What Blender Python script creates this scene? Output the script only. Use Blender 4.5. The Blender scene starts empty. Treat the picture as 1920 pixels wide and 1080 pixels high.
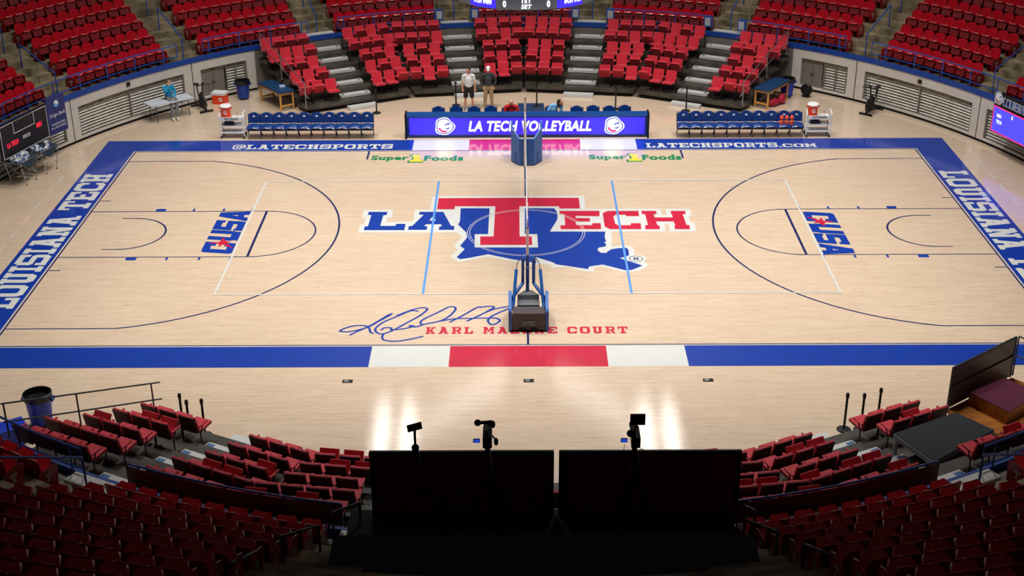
import bpy, bmesh, math, random
from mathutils import Vector, Matrix
from mathutils.geometry import tessellate_polygon
from math import sin, cos, pi, radians, sqrt, atan2, degrees
random.seed(7)
S = bpy.context.scene
COL = S.collection

# ------------------------------------------------------------------ camera
CX, CY, CZ = -0.2542, -39.6479, 16.9925
YAW, TILT, ROLL, FPX = -0.0052, 0.446, -0.0059, 2546.5
_f = Vector((sin(YAW)*cos(TILT), cos(YAW)*cos(TILT), -sin(TILT)))
_r0 = Vector((cos(YAW), -sin(YAW), 0)); _u0 = _r0.cross(_f)
_r = _r0*cos(ROLL) + _u0*sin(ROLL); _u = -_r0*sin(ROLL) + _u0*cos(ROLL)
cam = bpy.data.objects.new('camera', bpy.data.cameras.new('camera')); COL.objects.link(cam)
M = Matrix((( _r.x, _u.x, -_f.x, CX), (_r.y, _u.y, -_f.y, CY), (_r.z, _u.z, -_f.z, CZ), (0, 0, 0, 1)))
cam.matrix_world = M
cam.data.lens = FPX/1920*36; cam.data.sensor_width = 36; cam.data.clip_end = 300
S.camera = cam
def at(px, py, z=0.0):
    """point of the plane at height z seen at a pixel of the photograph"""
    d = _f + _r*((px-960)/FPX) + _u*((540-py)/FPX)
    return Vector((CX, CY, CZ)) + d*((z-CZ)/d.z)
def proj(x, y, z):
    d = Vector((x-CX, y-CY, z-CZ)); k = d.dot(_f)
    return 960+FPX*d.dot(_r)/k, 540-FPX*d.dot(_u)/k

# ------------------------------------------------------------------ world, lamps, exposure
S.view_settings.view_transform = 'Standard'; S.view_settings.look = 'None'
S.view_settings.gamma = 1.0; S.view_settings.exposure = -0.2
S.view_settings.use_curve_mapping = False
W = bpy.data.worlds.new('hall_air'); S.world = W; W.use_nodes = True
W.node_tree.nodes['Background'].inputs[0].default_value = (0.8, 0.85, 1, 1)
W.node_tree.nodes['Background'].inputs[1].default_value = 0.05
def area(x, y, z, sx, sy, e, col=(1, .97, .93), rz=0, spread=180, tgt=None, spec=1.0):
    l = bpy.data.lights.new('arena_lamp', 'AREA'); l.shape = 'RECTANGLE'; l.size = sx; l.size_y = sy
    l.energy = e; l.color = col; l.spread = radians(spread); l.specular_factor = spec
    o = bpy.data.objects.new('arena_lamp', l); o.location = (x, y, z); o.rotation_euler = (0, 0, rz)
    if tgt: o.rotation_euler = (Vector(tgt)-Vector((x, y, z))).to_track_quat('-Z', 'Y').to_euler()
    COL.objects.link(o); return o
# main court lamps on the grid over the court
for x in (-10.5, -3.5, 3.5, 10.5):
    for y, e, dy, sp in ((-6.5, 520, .4, 94), (0, 370, 1.2, 98), (6.5, 440, 3.0, 98)):
        area(x, y, 17.5, 2.2, 1.2, e, spread=sp, tgt=(x*1.08, y+dy, 0))
# lamp rows at the far side, seen mirrored in the near floor
for x in (-6.76, -5.55, 5.8, 6.95):
    area(x, 15.2, 17, .6, 5.2, 170, spread=180)
for s in (-1, 1):
    area(s*3.4+.3, 18.3, 17,   .4, 6.8, 120, rz=s*radians(38), spread=180)

# ------------------------------------------------------------------ materials
def lin(c):
    c = c/255.0
    return c/12.92 if c <= .04045 else ((c+.055)/1.055)**2.4
def rgb(h): return (lin(int(h[0:2], 16)), lin(int(h[2:4], 16)), lin(int(h[4:6], 16)), 1)
MATS = {}
def mat(name, h, rough=.5, metal=0.0, coat=0.0, emit=0.0, var=0.0, scale=6.0, bump=0.0, h2=None, spec=.5, stretch=(1, 1, 1), sheen=0):
    if name in MATS: return MATS[name]
    m = bpy.data.materials.new(name); m.use_nodes = True; nt = m.node_tree; b = nt.nodes['Principled BSDF']
    b.inputs['Base Color'].default_value = rgb(h); b.inputs['Roughness'].default_value = rough
    b.inputs['Metallic'].default_value = metal; b.inputs['Coat Weight'].default_value = coat
    b.inputs['Coat Roughness'].default_value = .08; b.inputs['Specular IOR Level'].default_value = spec
    if sheen: b.inputs['Sheen Weight'].default_value = sheen
    if emit:
        b.inputs['Emission Color'].default_value = rgb(h); b.inputs['Emission Strength'].default_value = emit
    if var or bump or h2:
        tc = nt.nodes.new('ShaderNodeTexCoord'); mp = nt.nodes.new('ShaderNodeMapping'); mp.inputs['Scale'].default_value = stretch
        nz = nt.nodes.new('ShaderNodeTexNoise'); nz.inputs['Scale'].default_value = scale; nz.inputs['Detail'].default_value = 4
        nt.links.new(tc.outputs['Object'], mp.inputs[0]); nt.links.new(mp.outputs[0], nz.inputs['Vector'])
        if var or h2:
            cr = nt.nodes.new('ShaderNodeValToRGB'); a = rgb(h)
            lo = rgb(h2) if h2 else tuple(c*(1-var) for c in a[:3])+(1,)
            cr.color_ramp.elements[0].color = lo; cr.color_ramp.elements[0].position = .35
            cr.color_ramp.elements[1].color = a; cr.color_ramp.elements[1].position = .65
            nt.links.new(nz.outputs['Fac'], cr.inputs[0]); nt.links.new(cr.outputs[0], b.inputs['Base Color'])
        if bump:
            bp = nt.nodes.new('ShaderNodeBump'); bp.inputs['Strength'].default_value = bump; bp.inputs['Distance'].default_value = .01
            nt.links.new(nz.outputs['Fac'], bp.inputs['Height']); nt.links.new(bp.outputs[0], b.inputs['Normal'])
    MATS[name] = m; return m

def gloss_bump(nt, b, strength=.06):
    """tiny waves of the lacquer that break up the mirrored lamps"""
    tc = nt.nodes.new('ShaderNodeTexCoord'); mp = nt.nodes.new('ShaderNodeMapping'); mp.inputs['Scale'].default_value = (2.2, 20.0, 1)
    nz = nt.nodes.new('ShaderNodeTexNoise'); nz.inputs['Scale'].default_value = 1.5; nz.inputs['Detail'].default_value = 4; nz.inputs['Roughness'].default_value = .65
    bp = nt.nodes.new('ShaderNodeBump'); bp.inputs['Strength'].default_value = strength; bp.inputs['Distance'].default_value = .012
    nt.links.new(tc.outputs['Object'], mp.inputs[0]); nt.links.new(mp.outputs[0], nz.inputs['Vector'])
    nt.links.new(nz.outputs['Fac'], bp.inputs['Height']); nt.links.new(bp.outputs[0], b.inputs['Coat Normal'])
def wood_floor():
    m = bpy.data.materials.new('maple_floor'); m.use_nodes = True; nt = m.node_tree; b = nt.nodes['Principled BSDF']
    tc = nt.nodes.new('ShaderNodeTexCoord'); br = nt.nodes.new('ShaderNodeTexBrick')
    br.inputs['Scale'].default_value = 1; br.inputs['Brick Width'].default_value = .85; br.inputs['Row Height'].default_value = .057
    br.inputs['Mortar Size'].default_value = .0012; br.inputs['Mortar Smooth'].default_value = .3; br.inputs['Bias'].default_value = -.1
    br.inputs['Color1'].default_value = rgb('DCC2A6'); br.inputs['Color2'].default_value = rgb('B48F6C'); br.inputs['Mortar'].default_value = rgb('8E7052')
    br.offset = .37; br.squash = 1.0
    mp = nt.nodes.new('ShaderNodeMapping'); mp.inputs['Scale'].default_value = (.9, 14, 1)
    nz = nt.nodes.new('ShaderNodeTexNoise'); nz.inputs['Scale'].default_value = 1.7; nz.inputs['Detail'].default_value = 6; nz.inputs['Roughness'].default_value = .7
    cr = nt.nodes.new('ShaderNodeValToRGB'); cr.color_ramp.elements[0].position = .28; cr.color_ramp.elements[0].color = rgb('946F52')
    cr.color_ramp.elements[1].position = .45; cr.color_ramp.elements[1].color = rgb('E4CFB6')
    e = cr.color_ramp.elements.new(.8); e.color = rgb('D2B394')
    mx = nt.nodes.new('ShaderNodeMix'); mx.data_type = 'RGBA'; mx.inputs['Factor'].default_value = .7
    nt.links.new(tc.outputs['Object'], br.inputs['Vector']); nt.links.new(tc.outputs['Object'], mp.inputs[0]); nt.links.new(mp.outputs[0], nz.inputs['Vector'])
    nt.links.new(nz.outputs['Fac'], cr.inputs[0]); nt.links.new(br.outputs['Color'], mx.inputs[6]); nt.links.new(cr.outputs[0], mx.inputs[7])
    nt.links.new(mx.outputs[2], b.inputs['Base Color'])
    b.inputs['Roughness'].default_value = .38; b.inputs['Coat Weight'].default_value = 1; b.inputs['Coat Roughness'].default_value = .04
    gloss_bump(nt, b); return m
def paint(name, h, wear=.12):
    m = mat(name, h, rough=.4, coat=.8, var=wear, scale=3.0); m.node_tree.nodes['Principled BSDF'].inputs['Coat Roughness'].default_value = .05
    gloss_bump(m.node_tree, m.node_tree.nodes['Principled BSDF']); return m
WOOD = wood_floor()
P_BLUE = paint('painted_blue', '0038A2'); P_RED = paint('painted_red', 'CC1A3E'); P_WHITE = paint('painted_white', 'D8DAD6', .04)
P_NAVY = paint('painted_navy', '14245E'); P_SKY = paint('painted_light_blue', '5C9BE4', .05); P_GREEN = paint('painted_green', '0C8A50'); P_YEL = paint('painted_yellow', 'F2E22A')
CONC = mat('aged_concrete', '94876A', rough=.8, h2='564B38', scale=1.6, bump=.2)
DECKW = mat('dark_plank_deck', '4A453C', rough=.45, h2='2E2A24', scale=2.0, stretch=(1, 1, 1))
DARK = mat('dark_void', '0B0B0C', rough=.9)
WALLW = mat('painted_wall_white', 'D2CCC4', rough=.6, var=.08, scale=2)
LOUV = mat('louver_metal', 'E2DED2', rough=.35, metal=.1, var=.25, scale=3)
LOUVD = mat('grey_panel', '7C766E', rough=.6, var=.1)
BLUEM = mat('blue_enamel', '0E4A9C', rough=.3, coat=.3)
BLUED = mat('dark_blue_rail', '1C4CA4', rough=.35, coat=.3)
STEEL = mat('brushed_steel', 'B9BCBE', rough=.3, metal=.9)
ALU = mat('tread_aluminium', 'D3D4D2', rough=.45, metal=.15, var=.15, scale=20, stretch=(1, 8, 1))
REDP = mat('red_plastic', 'B01022', rough=.24, coat=.25)
REDC = mat('red_fabric', 'CC1630', rough=.6, sheen=.2, var=.1, scale=8)
REDB = mat('dark_red_shell', '66101C', rough=.5)
BLACKM = mat('black_metal', '141416', rough=.4, metal=.3)
BLACKR = mat('black_rubber', '0C0C0D', rough=.7)
WHITEP = mat('white_plastic', 'E4E6E6', rough=.4)
CHAIRB = mat('blue_vinyl', '0A3478', rough=.3, coat=.2)
CHAIRG = mat('grey_frame', '4A4E52', rough=.4, metal=.5)
PADB = mat('royal_vinyl_pad', '0F56A6', rough=.4, coat=.15)
ORANGE = mat('cooler_orange', 'F04412', rough=.4)
CANB = mat('can_blue', '1437C0', rough=.4); CANN = mat('can_navy_blue', '0A3C98', rough=.4)
BAGB = mat('bin_liner', '101214', rough=.35)
TIMB = mat('pine_timber', 'DFA050', rough=.5, var=.2, scale=5)
TABN = mat('navy_vinyl_top', '123A62', rough=.45)
TABW = mat('folding_table_top', 'C6CCD6', rough=.4)
DRAPE = mat('maroon_drape', '98204C', rough=.9, var=.3, scale=3)
GREYC = mat('speckled_carpet', '3A3E42', rough=.95, h2='24272A', scale=60)
MARC = mat('maroon_carpet', '5C1C38', rough=.95, var=.15, scale=40)
PLYW = mat('varnished_plywood', 'B06A20', rough=.4, h2='8A4C14', scale=2.5, stretch=(1, 5, 1))
SKIN = mat('skin', 'C98A68', rough=.55); HAIR = mat('dark_hair', '1A1210', rough=.6); GHAIR = mat('brown_hair', '5A4232', rough=.6)
LEDB = mat('led_blue', '3A2BE8', emit=1.0, rough=.6); LEDW = mat('led_white', 'F2F6FF', emit=1.5, rough=.6)
LEDR = mat('led_red', 'F0203C', emit=1.3, rough=.6); LEDP = mat('led_pink', 'E0307A', emit=.9, rough=.6); LEDG = mat('led_grey', '60666E', emit=.25, rough=.5)
LEDN = mat('led_deep_blue', '1C2A9C', emit=.8, rough=.6)

# ------------------------------------------------------------------ mesh building
class MB:
    def __init__(s, stag=None): s.v = []; s.f = []; s.mi = []; s.cur = 0; s.st = Vector(stag) if stag else None; s.k = 0
    def face(s, pts, mi=None):
        if s.st: s.k += 1; pts = [Vector(p)+s.st*(s.k % 14) for p in pts]
        n = len(s.v); s.v += [tuple(p) for p in pts]; s.f.append(tuple(range(n, n+len(pts)))); s.mi.append(s.cur if mi is None else mi)
    def add(s, vs, fs, mi=None):
        if s.st: s.k += 1; vs = [Vector(p)+s.st*(s.k % 14) for p in vs]
        n = len(s.v); s.v += [tuple(p) for p in vs]
        for f in fs: s.f.append(tuple(i+n for i in f)); s.mi.append(s.cur if mi is None else mi)
    def box(s, c, d, rz=0, rx=0, ry=0):
        R = Matrix.Rotation(rz, 3, 'Z') @ Matrix.Rotation(ry, 3, 'Y') @ Matrix.Rotation(rx, 3, 'X'); c = Vector(c)
        vs = [c + R @ Vector((i*d[0]/2, j*d[1]/2, k*d[2]/2)) for k in (-1, 1) for j in (-1, 1) for i in (-1, 1)]
        s.add(vs, [(0, 2, 3, 1), (4, 5, 7, 6), (0, 1, 5, 4), (2, 6, 7, 3), (0, 4, 6, 2), (1, 3, 7, 5)]); return s
    def prism(s, poly, z0, z1, fn=None):
        fn = fn or (lambda x, y, z: (x, y, z)); n = len(poly)
        vs = [fn(x, y, z0) for x, y in poly] + [fn(x, y, z1) for x, y in poly]
        s.add(vs, [tuple(range(n))[::-1], tuple(range(n, 2*n))] + [(i, (i+1) % n, n+(i+1) % n, n+i) for i in range(n)]); return s
    def tube(s, pts, r, seg=8, caps=True, r1=None):
        pts = [Vector(p) for p in pts]; n = len(pts); rings = []
        for i, p in enumerate(pts):
            d = (pts[min(i+1, n-1)]-pts[max(i-1, 0)]).normalized()
            a = d.orthogonal().normalized() if abs(d.z) > .99 else d.cross(Vector((0, 0, 1))).normalized()
            b = d.cross(a); rr = r if r1 is None else r+(r1-r)*i/max(1, n-1)
            rings.append([p + a*cos(2*pi*k/seg)*rr + b*sin(2*pi*k/seg)*rr for k in range(seg)])
        vs = [q for R in rings for q in R]
        fs = [(i*seg+k, i*seg+(k+1) % seg, (i+1)*seg+(k+1) % seg, (i+1)*seg+k) for i in range(n-1) for k in range(seg)]
        if caps: fs += [tuple(range(seg))[::-1], tuple(range((n-1)*seg, n*seg))]
        s.add(vs, fs); return s
    def lathe(s, prof, c=(0, 0, 0), seg=20, axis=None):
        n = len(prof); c = Vector(c); Q = axis.to_track_quat('Z', 'Y') if axis else None; vs = []
        for r, z in prof:
            for k in range(seg):
                p = Vector((r*cos(2*pi*k/seg), r*sin(2*pi*k/seg), z)); vs.append(c + (Q @ p if Q else p))
        fs = [(i*seg+k, i*seg+(k+1) % seg, (i+1)*seg+(k+1) % seg, (i+1)*seg+k) for i in range(n-1) for k in range(seg)]
        fs += [tuple(range(seg))[::-1], tuple(range((n-1)*seg, n*seg))]; s.add(vs, fs); return s
    def ball(s, c, r, seg=14, rings=9, sc=(1, 1, 1), R=None):
        c = Vector(c); vs = [c + (R @ Vector((0, 0, r*sc[2])) if R else Vector((0, 0, r*sc[2])))]
        for i in range(1, rings):
            t = pi*i/rings
            for k in range(seg):
                p = Vector((r*sin(t)*cos(2*pi*k/seg)*sc[0], r*sin(t)*sin(2*pi*k/seg)*sc[1], r*cos(t)*sc[2])); vs.append(c+(R @ p if R else p))
        p = Vector((0, 0, -r*sc[2])); vs.append(c+(R @ p if R else p)); L = len(vs)-1
        fs = [(0, 1+k, 1+(k+1) % seg) for k in range(seg)]
        for i in range(rings-2):
            for k in range(seg): fs.append((1+i*seg+k, 1+(i+1)*seg+k, 1+(i+1)*seg+(k+1) % seg, 1+i*seg+(k+1) % seg))
        fs += [(L, 1+(rings-2)*seg+(k+1) % seg, 1+(rings-2)*seg+k) for k in range(seg)]
        s.add(vs, fs); return s
    def limb(s, a, ra, b, rb):
        """tapered capsule, for bodies that are fused afterwards"""
        a = Vector(a); b = Vector(b); s.tube([a, b], ra, 12, True, rb); s.ball(a, ra, 12, 8); s.ball(b, rb, 12, 8); return s
    def sheet(s, grid, thick=0.0):
        m = len(grid); n = len(grid[0]); g = [[Vector(p) for p in row] for row in grid]
        if not thick:
            s.add([p for r in g for p in r], [(i*n+j, i*n+j+1, (i+1)*n+j+1, (i+1)*n+j) for i in range(m-1) for j in range(n-1)]); return s
        nm = []
        for i in range(m):
            for j in range(n):
                du = g[min(i+1, m-1)][j]-g[max(i-1, 0)][j]; dv = g[i][min(j+1, n-1)]-g[i][max(j-1, 0)]
                nm.append(du.cross(dv).normalized()*thick)
        vs = [p for r in g for p in r]; k = len(vs); vs += [p+q for p, q in zip(vs, nm)]; fs = []
        for i in range(m-1):
            for j in range(n-1):
                a, b, c, d = i*n+j, i*n+j+1, (i+1)*n+j+1, (i+1)*n+j; fs += [(a, d, c, b), (a+k, b+k, c+k, d+k)]
        edge = [(0, j) for j in range(n)] + [(i, n-1) for i in range(1, m)] + [(m-1, j) for j in range(n-2, -1, -1)] + [(i, 0) for i in range(m-2, 0, -1)]
        e = [i*n+j for i, j in edge]
        for q in range(len(e)):
            a, b = e[q], e[(q+1) % len(e)]; fs.append((a, b, b+k, a+k))
        s.add(vs, fs); return s
    def arc(s, r0, r1, z0, z1, a0, a1, n=12):
        """curved bar around the middle of the hall; angles are bearings in degrees from the far side"""
        vs = []
        for i in range(n+1):
            t = radians(a0+(a1-a0)*i/n)
            for r, z in ((r0, z0), (r1, z0), (r1, z1), (r0, z1)): vs.append((r*sin(t), r*cos(t), z))
        fs = [(i*4+k, i*4+(k+1) % 4, (i+1)*4+(k+1) % 4, (i+1)*4+k) for i in range(n) for k in range(4)]
        fs += [(3, 2, 1, 0), (n*4, n*4+1, n*4+2, n*4+3)]; s.add(vs, fs); return s
    def mesh(s, name, mats, smooth=False):
        me = bpy.data.meshes.new(name); me.from_pydata(s.v, [], s.f)
        for m in (mats if isinstance(mats, (list, tuple)) else [mats]): me.materials.append(m)
        me.polygons.foreach_set('material_index', s.mi); me.update()
        if smooth:
            me.polygons.foreach_set('use_smooth', [True]*len(me.polygons)); 
        return me
    def build(s, name, mats, parent=None, smooth=False, bevel=0, loc=None, rz=None, recalc=True, weld=False):
        me = s.mesh(name, mats, smooth)
        bm = bmesh.new(); bm.from_mesh(me)
        if weld: bmesh.ops.remove_doubles(bm, verts=bm.verts, dist=1e-4)
        if recalc: bmesh.ops.recalc_face_normals(bm, faces=bm.faces)
        if bevel: bmesh.ops.bevel(bm, geom=[e for e in bm.edges if len(e.link_faces) == 2 and e.calc_face_angle(0) > .6], offset=bevel, segments=2, profile=.7, affect='EDGES', clamp_overlap=True)
        if smooth:
            for e in bm.edges:
                if len(e.link_faces) == 2 and e.calc_face_angle(0) > .7: e.smooth = False
        bm.to_mesh(me); bm.free()
        o = bpy.data.objects.new(name, me); COL.objects.link(o)
        if parent: o.parent = parent
        if loc is not None: o.location = loc
        if rz is not None: o.rotation_euler = (0, 0, rz)
        return o
def tag(o, label=None, cat=None, group=None, kind=None):
    if label: o['label'] = label
    if cat: o['category'] = cat
    if group: o['group'] = group
    if kind: o['kind'] = kind
    return o
def thing(name, label, cat, loc=(0, 0, 0), rz=0, group=None):
    o = bpy.data.objects.new(name, None); COL.objects.link(o); o.empty_display_size = .1
    o.location = loc; o.rotation_euler = (0, 0, rz); return tag(o, label, cat, group)
def children(o): return KIDS.get(o.name) or [c for c in o.children]
KIDS = {}
def copy_tree(o, parent=None):
    c = o.copy(); COL.objects.link(c); c.parent = parent
    for ch in children(o): copy_tree(ch, c)
    return c
def place(root, loc, rz, label=None, group=None):
    r = copy_tree(root); r.location = loc; r.rotation_euler = (0, 0, rz)
    if label: r['label'] = label
    if group: r['group'] = group
    return r
def delete_tree(o):
    for ch in list(o.children): delete_tree(ch)
    bpy.data.objects.remove(o)
def facing(b): return pi - radians(b)      # local +Y looks at the middle of the hall from bearing b
def polar(r, b, z=0): return Vector((r*sin(radians(b)), r*cos(radians(b)), z))
ORD = ['first', 'second', 'third', 'fourth', 'fifth', 'sixth', 'seventh', 'eighth', 'ninth', 'tenth', 'eleventh', 'twelfth', 'thirteenth', 'fourteenth', 'fifteenth']

# ------------------------------------------------------------------ lettering
def Rc(a, b, c, d): return [(a, b), (c, b), (c, d), (a, d)]
def ringq(o, i, skip=()): return [[o[k], o[(k+1) % 8], i[(k+1) % 8], i[k]] for k in range(8) if k not in skip]
def octa(x0, y0, x1, y1, c): return [(x0+c, y0), (x1-c, y0), (x1, y0+c), (x1, y1-c), (x1-c, y1), (x0+c, y1), (x0, y1-c), (x0, y0+c)]
OO = ringq(octa(0, 0, 1, 1, .16), octa(.28, .2, .72, .8, .07))
G = {
 'L': [Rc(.12, 0, .4, 1), Rc(0, .82, .56, 1), Rc(0, 0, 1, .2), Rc(.78, 0, 1, .42)],
 'O': OO, 'U': [Rc(.1, .15, .38, 1), Rc(.62, .15, .9, 1), Rc(0, .83, .46, 1), Rc(.54, .83, 1, 1), [(.1, .16), (.26, 0), (.74, 0), (.9, .16), (.9, .24), (.1, .24)]],
 'I': [Rc(.28, 0, .72, 1), Rc(0, .82, 1, 1), Rc(0, 0, 1, .18)],
 'S': [Rc(.12, .8, .95, 1), Rc(0, .48, .28, .9), Rc(.08, .42, .92, .6), Rc(.72, .1, 1, .52), Rc(.05, 0, .88, .2), Rc(0, 0, .22, .34), Rc(.78, .66, 1, 1)],
 'A': [[(.1, 0), (.36, 0), (.62, 1), (.36, 1)], [(.64, 0), (.9, 0), (.64, 1), (.4, 1)], Rc(.25, .24, .75, .42), Rc(0, 0, .42, .17), Rc(.58, 0, 1, .17), Rc(.2, .84, .64, 1)],
 'N': [Rc(.1, 0, .34, 1), Rc(.66, 0, .9, 1), [(.1, 1), (.4, 1), (.9, 0), (.6, 0)], Rc(0, .83, .4, 1), Rc(0, 0, .45, .17), Rc(.55, .83, 1, 1)],
 'T': [Rc(.36, 0, .64, 1), Rc(0, .8, 1, 1), Rc(0, .6, .17, 1), Rc(.83, .6, 1, 1), Rc(.2, 0, .8, .18)],
 'E': [Rc(.12, 0, .4, 1), Rc(0, .8, 1, 1), Rc(0, 0, 1, .2), Rc(.12, .41, .7, .59), Rc(.8, .64, 1, 1), Rc(.8, 0, 1, .36)],
 'C': ringq(octa(0, 0, 1, 1, .16), octa(.28, .2, .72, .8, .07), (2,)) + [Rc(.8, .6, 1, .9), Rc(.8, .1, 1, .36)],
 'H': [Rc(.1, 0, .38, 1), Rc(.62, 0, .9, 1), Rc(.2, .4, .8, .6), Rc(0, .83, .47, 1), Rc(.53, .83, 1, 1), Rc(0, 0, .47, .17), Rc(.53, 0, 1, .17)],
 'K': [Rc(.1, 0, .36, 1), [(.3, .38), (.66, 1), (.95, 1), (.42, .3)], [(.36, .55), (.66, 0), (.96, 0), (.56, .68)], Rc(0, .84, .46, 1), Rc(0, 0, .46, .16), Rc(.56, .84, 1, 1), Rc(.56, 0, 1, .16)],
 'R': [Rc(.12, 0, .38, 1), Rc(0, .82, .82, 1), Rc(.7, .5, .95, .92), Rc(.3, .42, .88, .58), [(.5, .45), (.76, .45), (1, 0), (.72, 0)], Rc(0, 0, .5, .17), Rc(.66, 0, 1, .15)],
 'M': [Rc(.08, 0, .28, 1), Rc(.72, 0, .92, 1), [(.1, 1), (.34, 1), (.57, .3), (.43, .3)], [(.9, 1), (.66, 1), (.43, .3), (.57, .3)], Rc(0, 0, .37, .16), Rc(.63, 0, 1, .16), Rc(0, .84, .3, 1), Rc(.7, .84, 1, 1)],
 'P': [Rc(.12, 0, .38, 1), Rc(0, .82, .86, 1), Rc(.7, .46, .96, .94), Rc(.3, .38, .9, .55), Rc(0, 0, .52, .17)],
 '@': ringq(octa(0, 0, 1, 1, .2), octa(.14, .14, .86, .86, .14), (1,)) + ringq(octa(.28, .28, .7, .7, .08), octa(.4, .4, .6, .6, .04)) + [Rc(.62, .28, .78, .7), Rc(.6, .26, .95, .36)],
 '.': [Rc(0, 0, 1, .24)]}
GW = {'I': .5, '.': .28, 'M': 1.15, 'L': .9, 'A': 1.05, '@': 1.15}
def slab(mb, text, fn, w, h, gap=.12, small=None, extra=0):
    """block letters; fn(u,v) puts a point of the w x h strip into the place"""
    tot = sum((GW.get(c, 1) if c != ' ' else .45)+gap for c in text)-gap; x = 0; k = w/tot
    for i, c in enumerate(text):
        if c == ' ': x += .45+gap; continue
        cw = GW.get(c, 1); hh = h*(small[1] if small and i >= small[0] else 1)
        for p in G[c]:
            mb.face([fn((x+px*cw)*k+(extra if px > .5 else -extra), py*hh+(extra if py > .5 else -extra)) for px, py in p])
        x += cw+gap
_tc = {}
def font_poly(text, bold=0.0, shear=0.0):
    key = (text, bold, shear)
    if key not in _tc:
        cu = bpy.data.curves.new('t', 'FONT'); cu.body = text; cu.size = 1; cu.offset = bold; cu.shear = shear; cu.resolution_u = 3; cu.space_character = 1+bold*2
        o = bpy.data.objects.new('t', cu); COL.objects.link(o); me = o.to_mesh()
        vs = [tuple(v.co) for v in me.vertices]; fs = [tuple(p.vertices) for p in me.polygons]
        x0 = min(v[0] for v in vs); x1 = max(v[0] for v in vs); y0 = min(v[1] for v in vs); y1 = max(v[1] for v in vs)
        _tc[key] = ([((v[0]-x0)/(x1-x0), (v[1]-y0)/(y1-y0)) for v in vs], fs)
        o.to_mesh_clear(); bpy.data.objects.remove(o)
    return _tc[key]
def text(mb, s, fn, w, h, bold=.02, shear=0.0, u0=0, v0=0):
    vs, fs = font_poly(s, bold, shear)
    mb.add([fn(u0+u*w, v0+v*h) for u, v in vs], fs)
def frame(o, u, v):
    o = Vector(o); u = Vector(u).normalized(); v = Vector(v).normalized(); n = u.cross(v)
    return lambda a, b, c=0.0: o+u*a+v*b+n*c

# ------------------------------------------------------------------ the hall: floor
fl = MB(); n = 96
fl.prism([(18.9*cos(2*pi*i/n), 18.9*sin(2*pi*i/n)) for i in range(n)], -.3, 0)
floor = fl.build('floor', WOOD); tag(floor, kind='structure')
def fpoly(mb, pts, z):
    P = [Vector((p[0], p[1], z)) for p in pts]; T = []
    for t in tessellate_polygon([P]):
        a, b, c = (P[k] for k in t); T.append(tuple(t) if (b-a).cross(c-a).z > 0 else tuple(t)[::-1])
    mb.add(P, T)
def fpx(mb, pts, z):
    """outline traced on the floor"""
    fpoly(mb, [at(x, y) for x, y in pts], z)
def line(mb, a, b, w, z):
    a = Vector(a); b = Vector(b); d = (b-a).normalized(); nn = Vector((-d.y, d.x))*w/2
    mb.face([(*(a+nn), z), (*(b+nn), z), (*(b-nn), z), (*(a-nn), z)])
def farc(mb, c, r, w, a0, a1, z, n=48):
    for i in range(n):
        t0 = a0+(a1-a0)*i/n; t1 = a0+(a1-a0)*(i+1)/n
        mb.face([(c[0]+(r+s*w/2)*cos(t), c[1]+(r+s*w/2)*sin(t), z) for s, t in ((-1, t0), (1, t0), (1, t1), (-1, t1))])
def ribbon(mb, pts, w, z, sub=6):
    P = [Vector(p) for p in pts]; Q = []
    for i in range(len(P)-1):
        a, b, c, d = P[max(i-1, 0)], P[i], P[i+1], P[min(i+2, len(P)-1)]
        for k in range(sub):
            t = k/sub; Q.append(.5*((2*b)+(c-a)*t+(2*a-5*b+4*c-d)*t*t+(3*b-a-3*c+d)*t**3))
    Q.append(P[-1]); L = []; R = []
    for i, q in enumerate(Q):
        d = (Q[min(i+1, len(Q)-1)]-Q[max(i-1, 0)]); d = d.normalized() if d.length > 1e-6 else Vector((1, 0))
        nn = Vector((-d.y, d.x))*w/2; L.append(q+nn); R.append(q-nn)
    for i in range(len(Q)-1): mb.face([(L[i].x, L[i].y, z), (L[i+1].x, L[i+1].y, z), (R[i+1].x, R[i+1].y, z), (R[i].x, R[i].y, z)])

bd = MB(); Y0, Y1, X0, X1 = 7.69, 8.83, 14.42, 15.66
bd.cur = 0
for s in (-1, 1):
    fpoly(bd, [(s*X0, -Y1), (s*X1, -Y1), (s*X1, Y1), (s*X0, Y1)], .0015)
    for t in (-1, 1): fpoly(bd, [(s*4.15, t*Y0), (s*X0, t*Y0), (s*X0, t*Y1), (s*4.15, t*Y1)], .0015)
bd.cur = 1
for t in (-1, 1): fpoly(bd, [(-2.07, t*Y0), (2.07, t*Y0), (2.07, t*Y1), (-2.07, t*Y1)], .0015)
bd.cur = 2
for t in (-1, 1):
    for s in (-1, 1): fpoly(bd, [(s*2.07, t*Y0), (s*4.15, t*Y0), (s*4.15, t*Y1), (s*2.07, t*Y1)], .0015)
bd.build('painted_border', [P_BLUE, P_RED, P_WHITE], floor, recalc=False)

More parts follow.
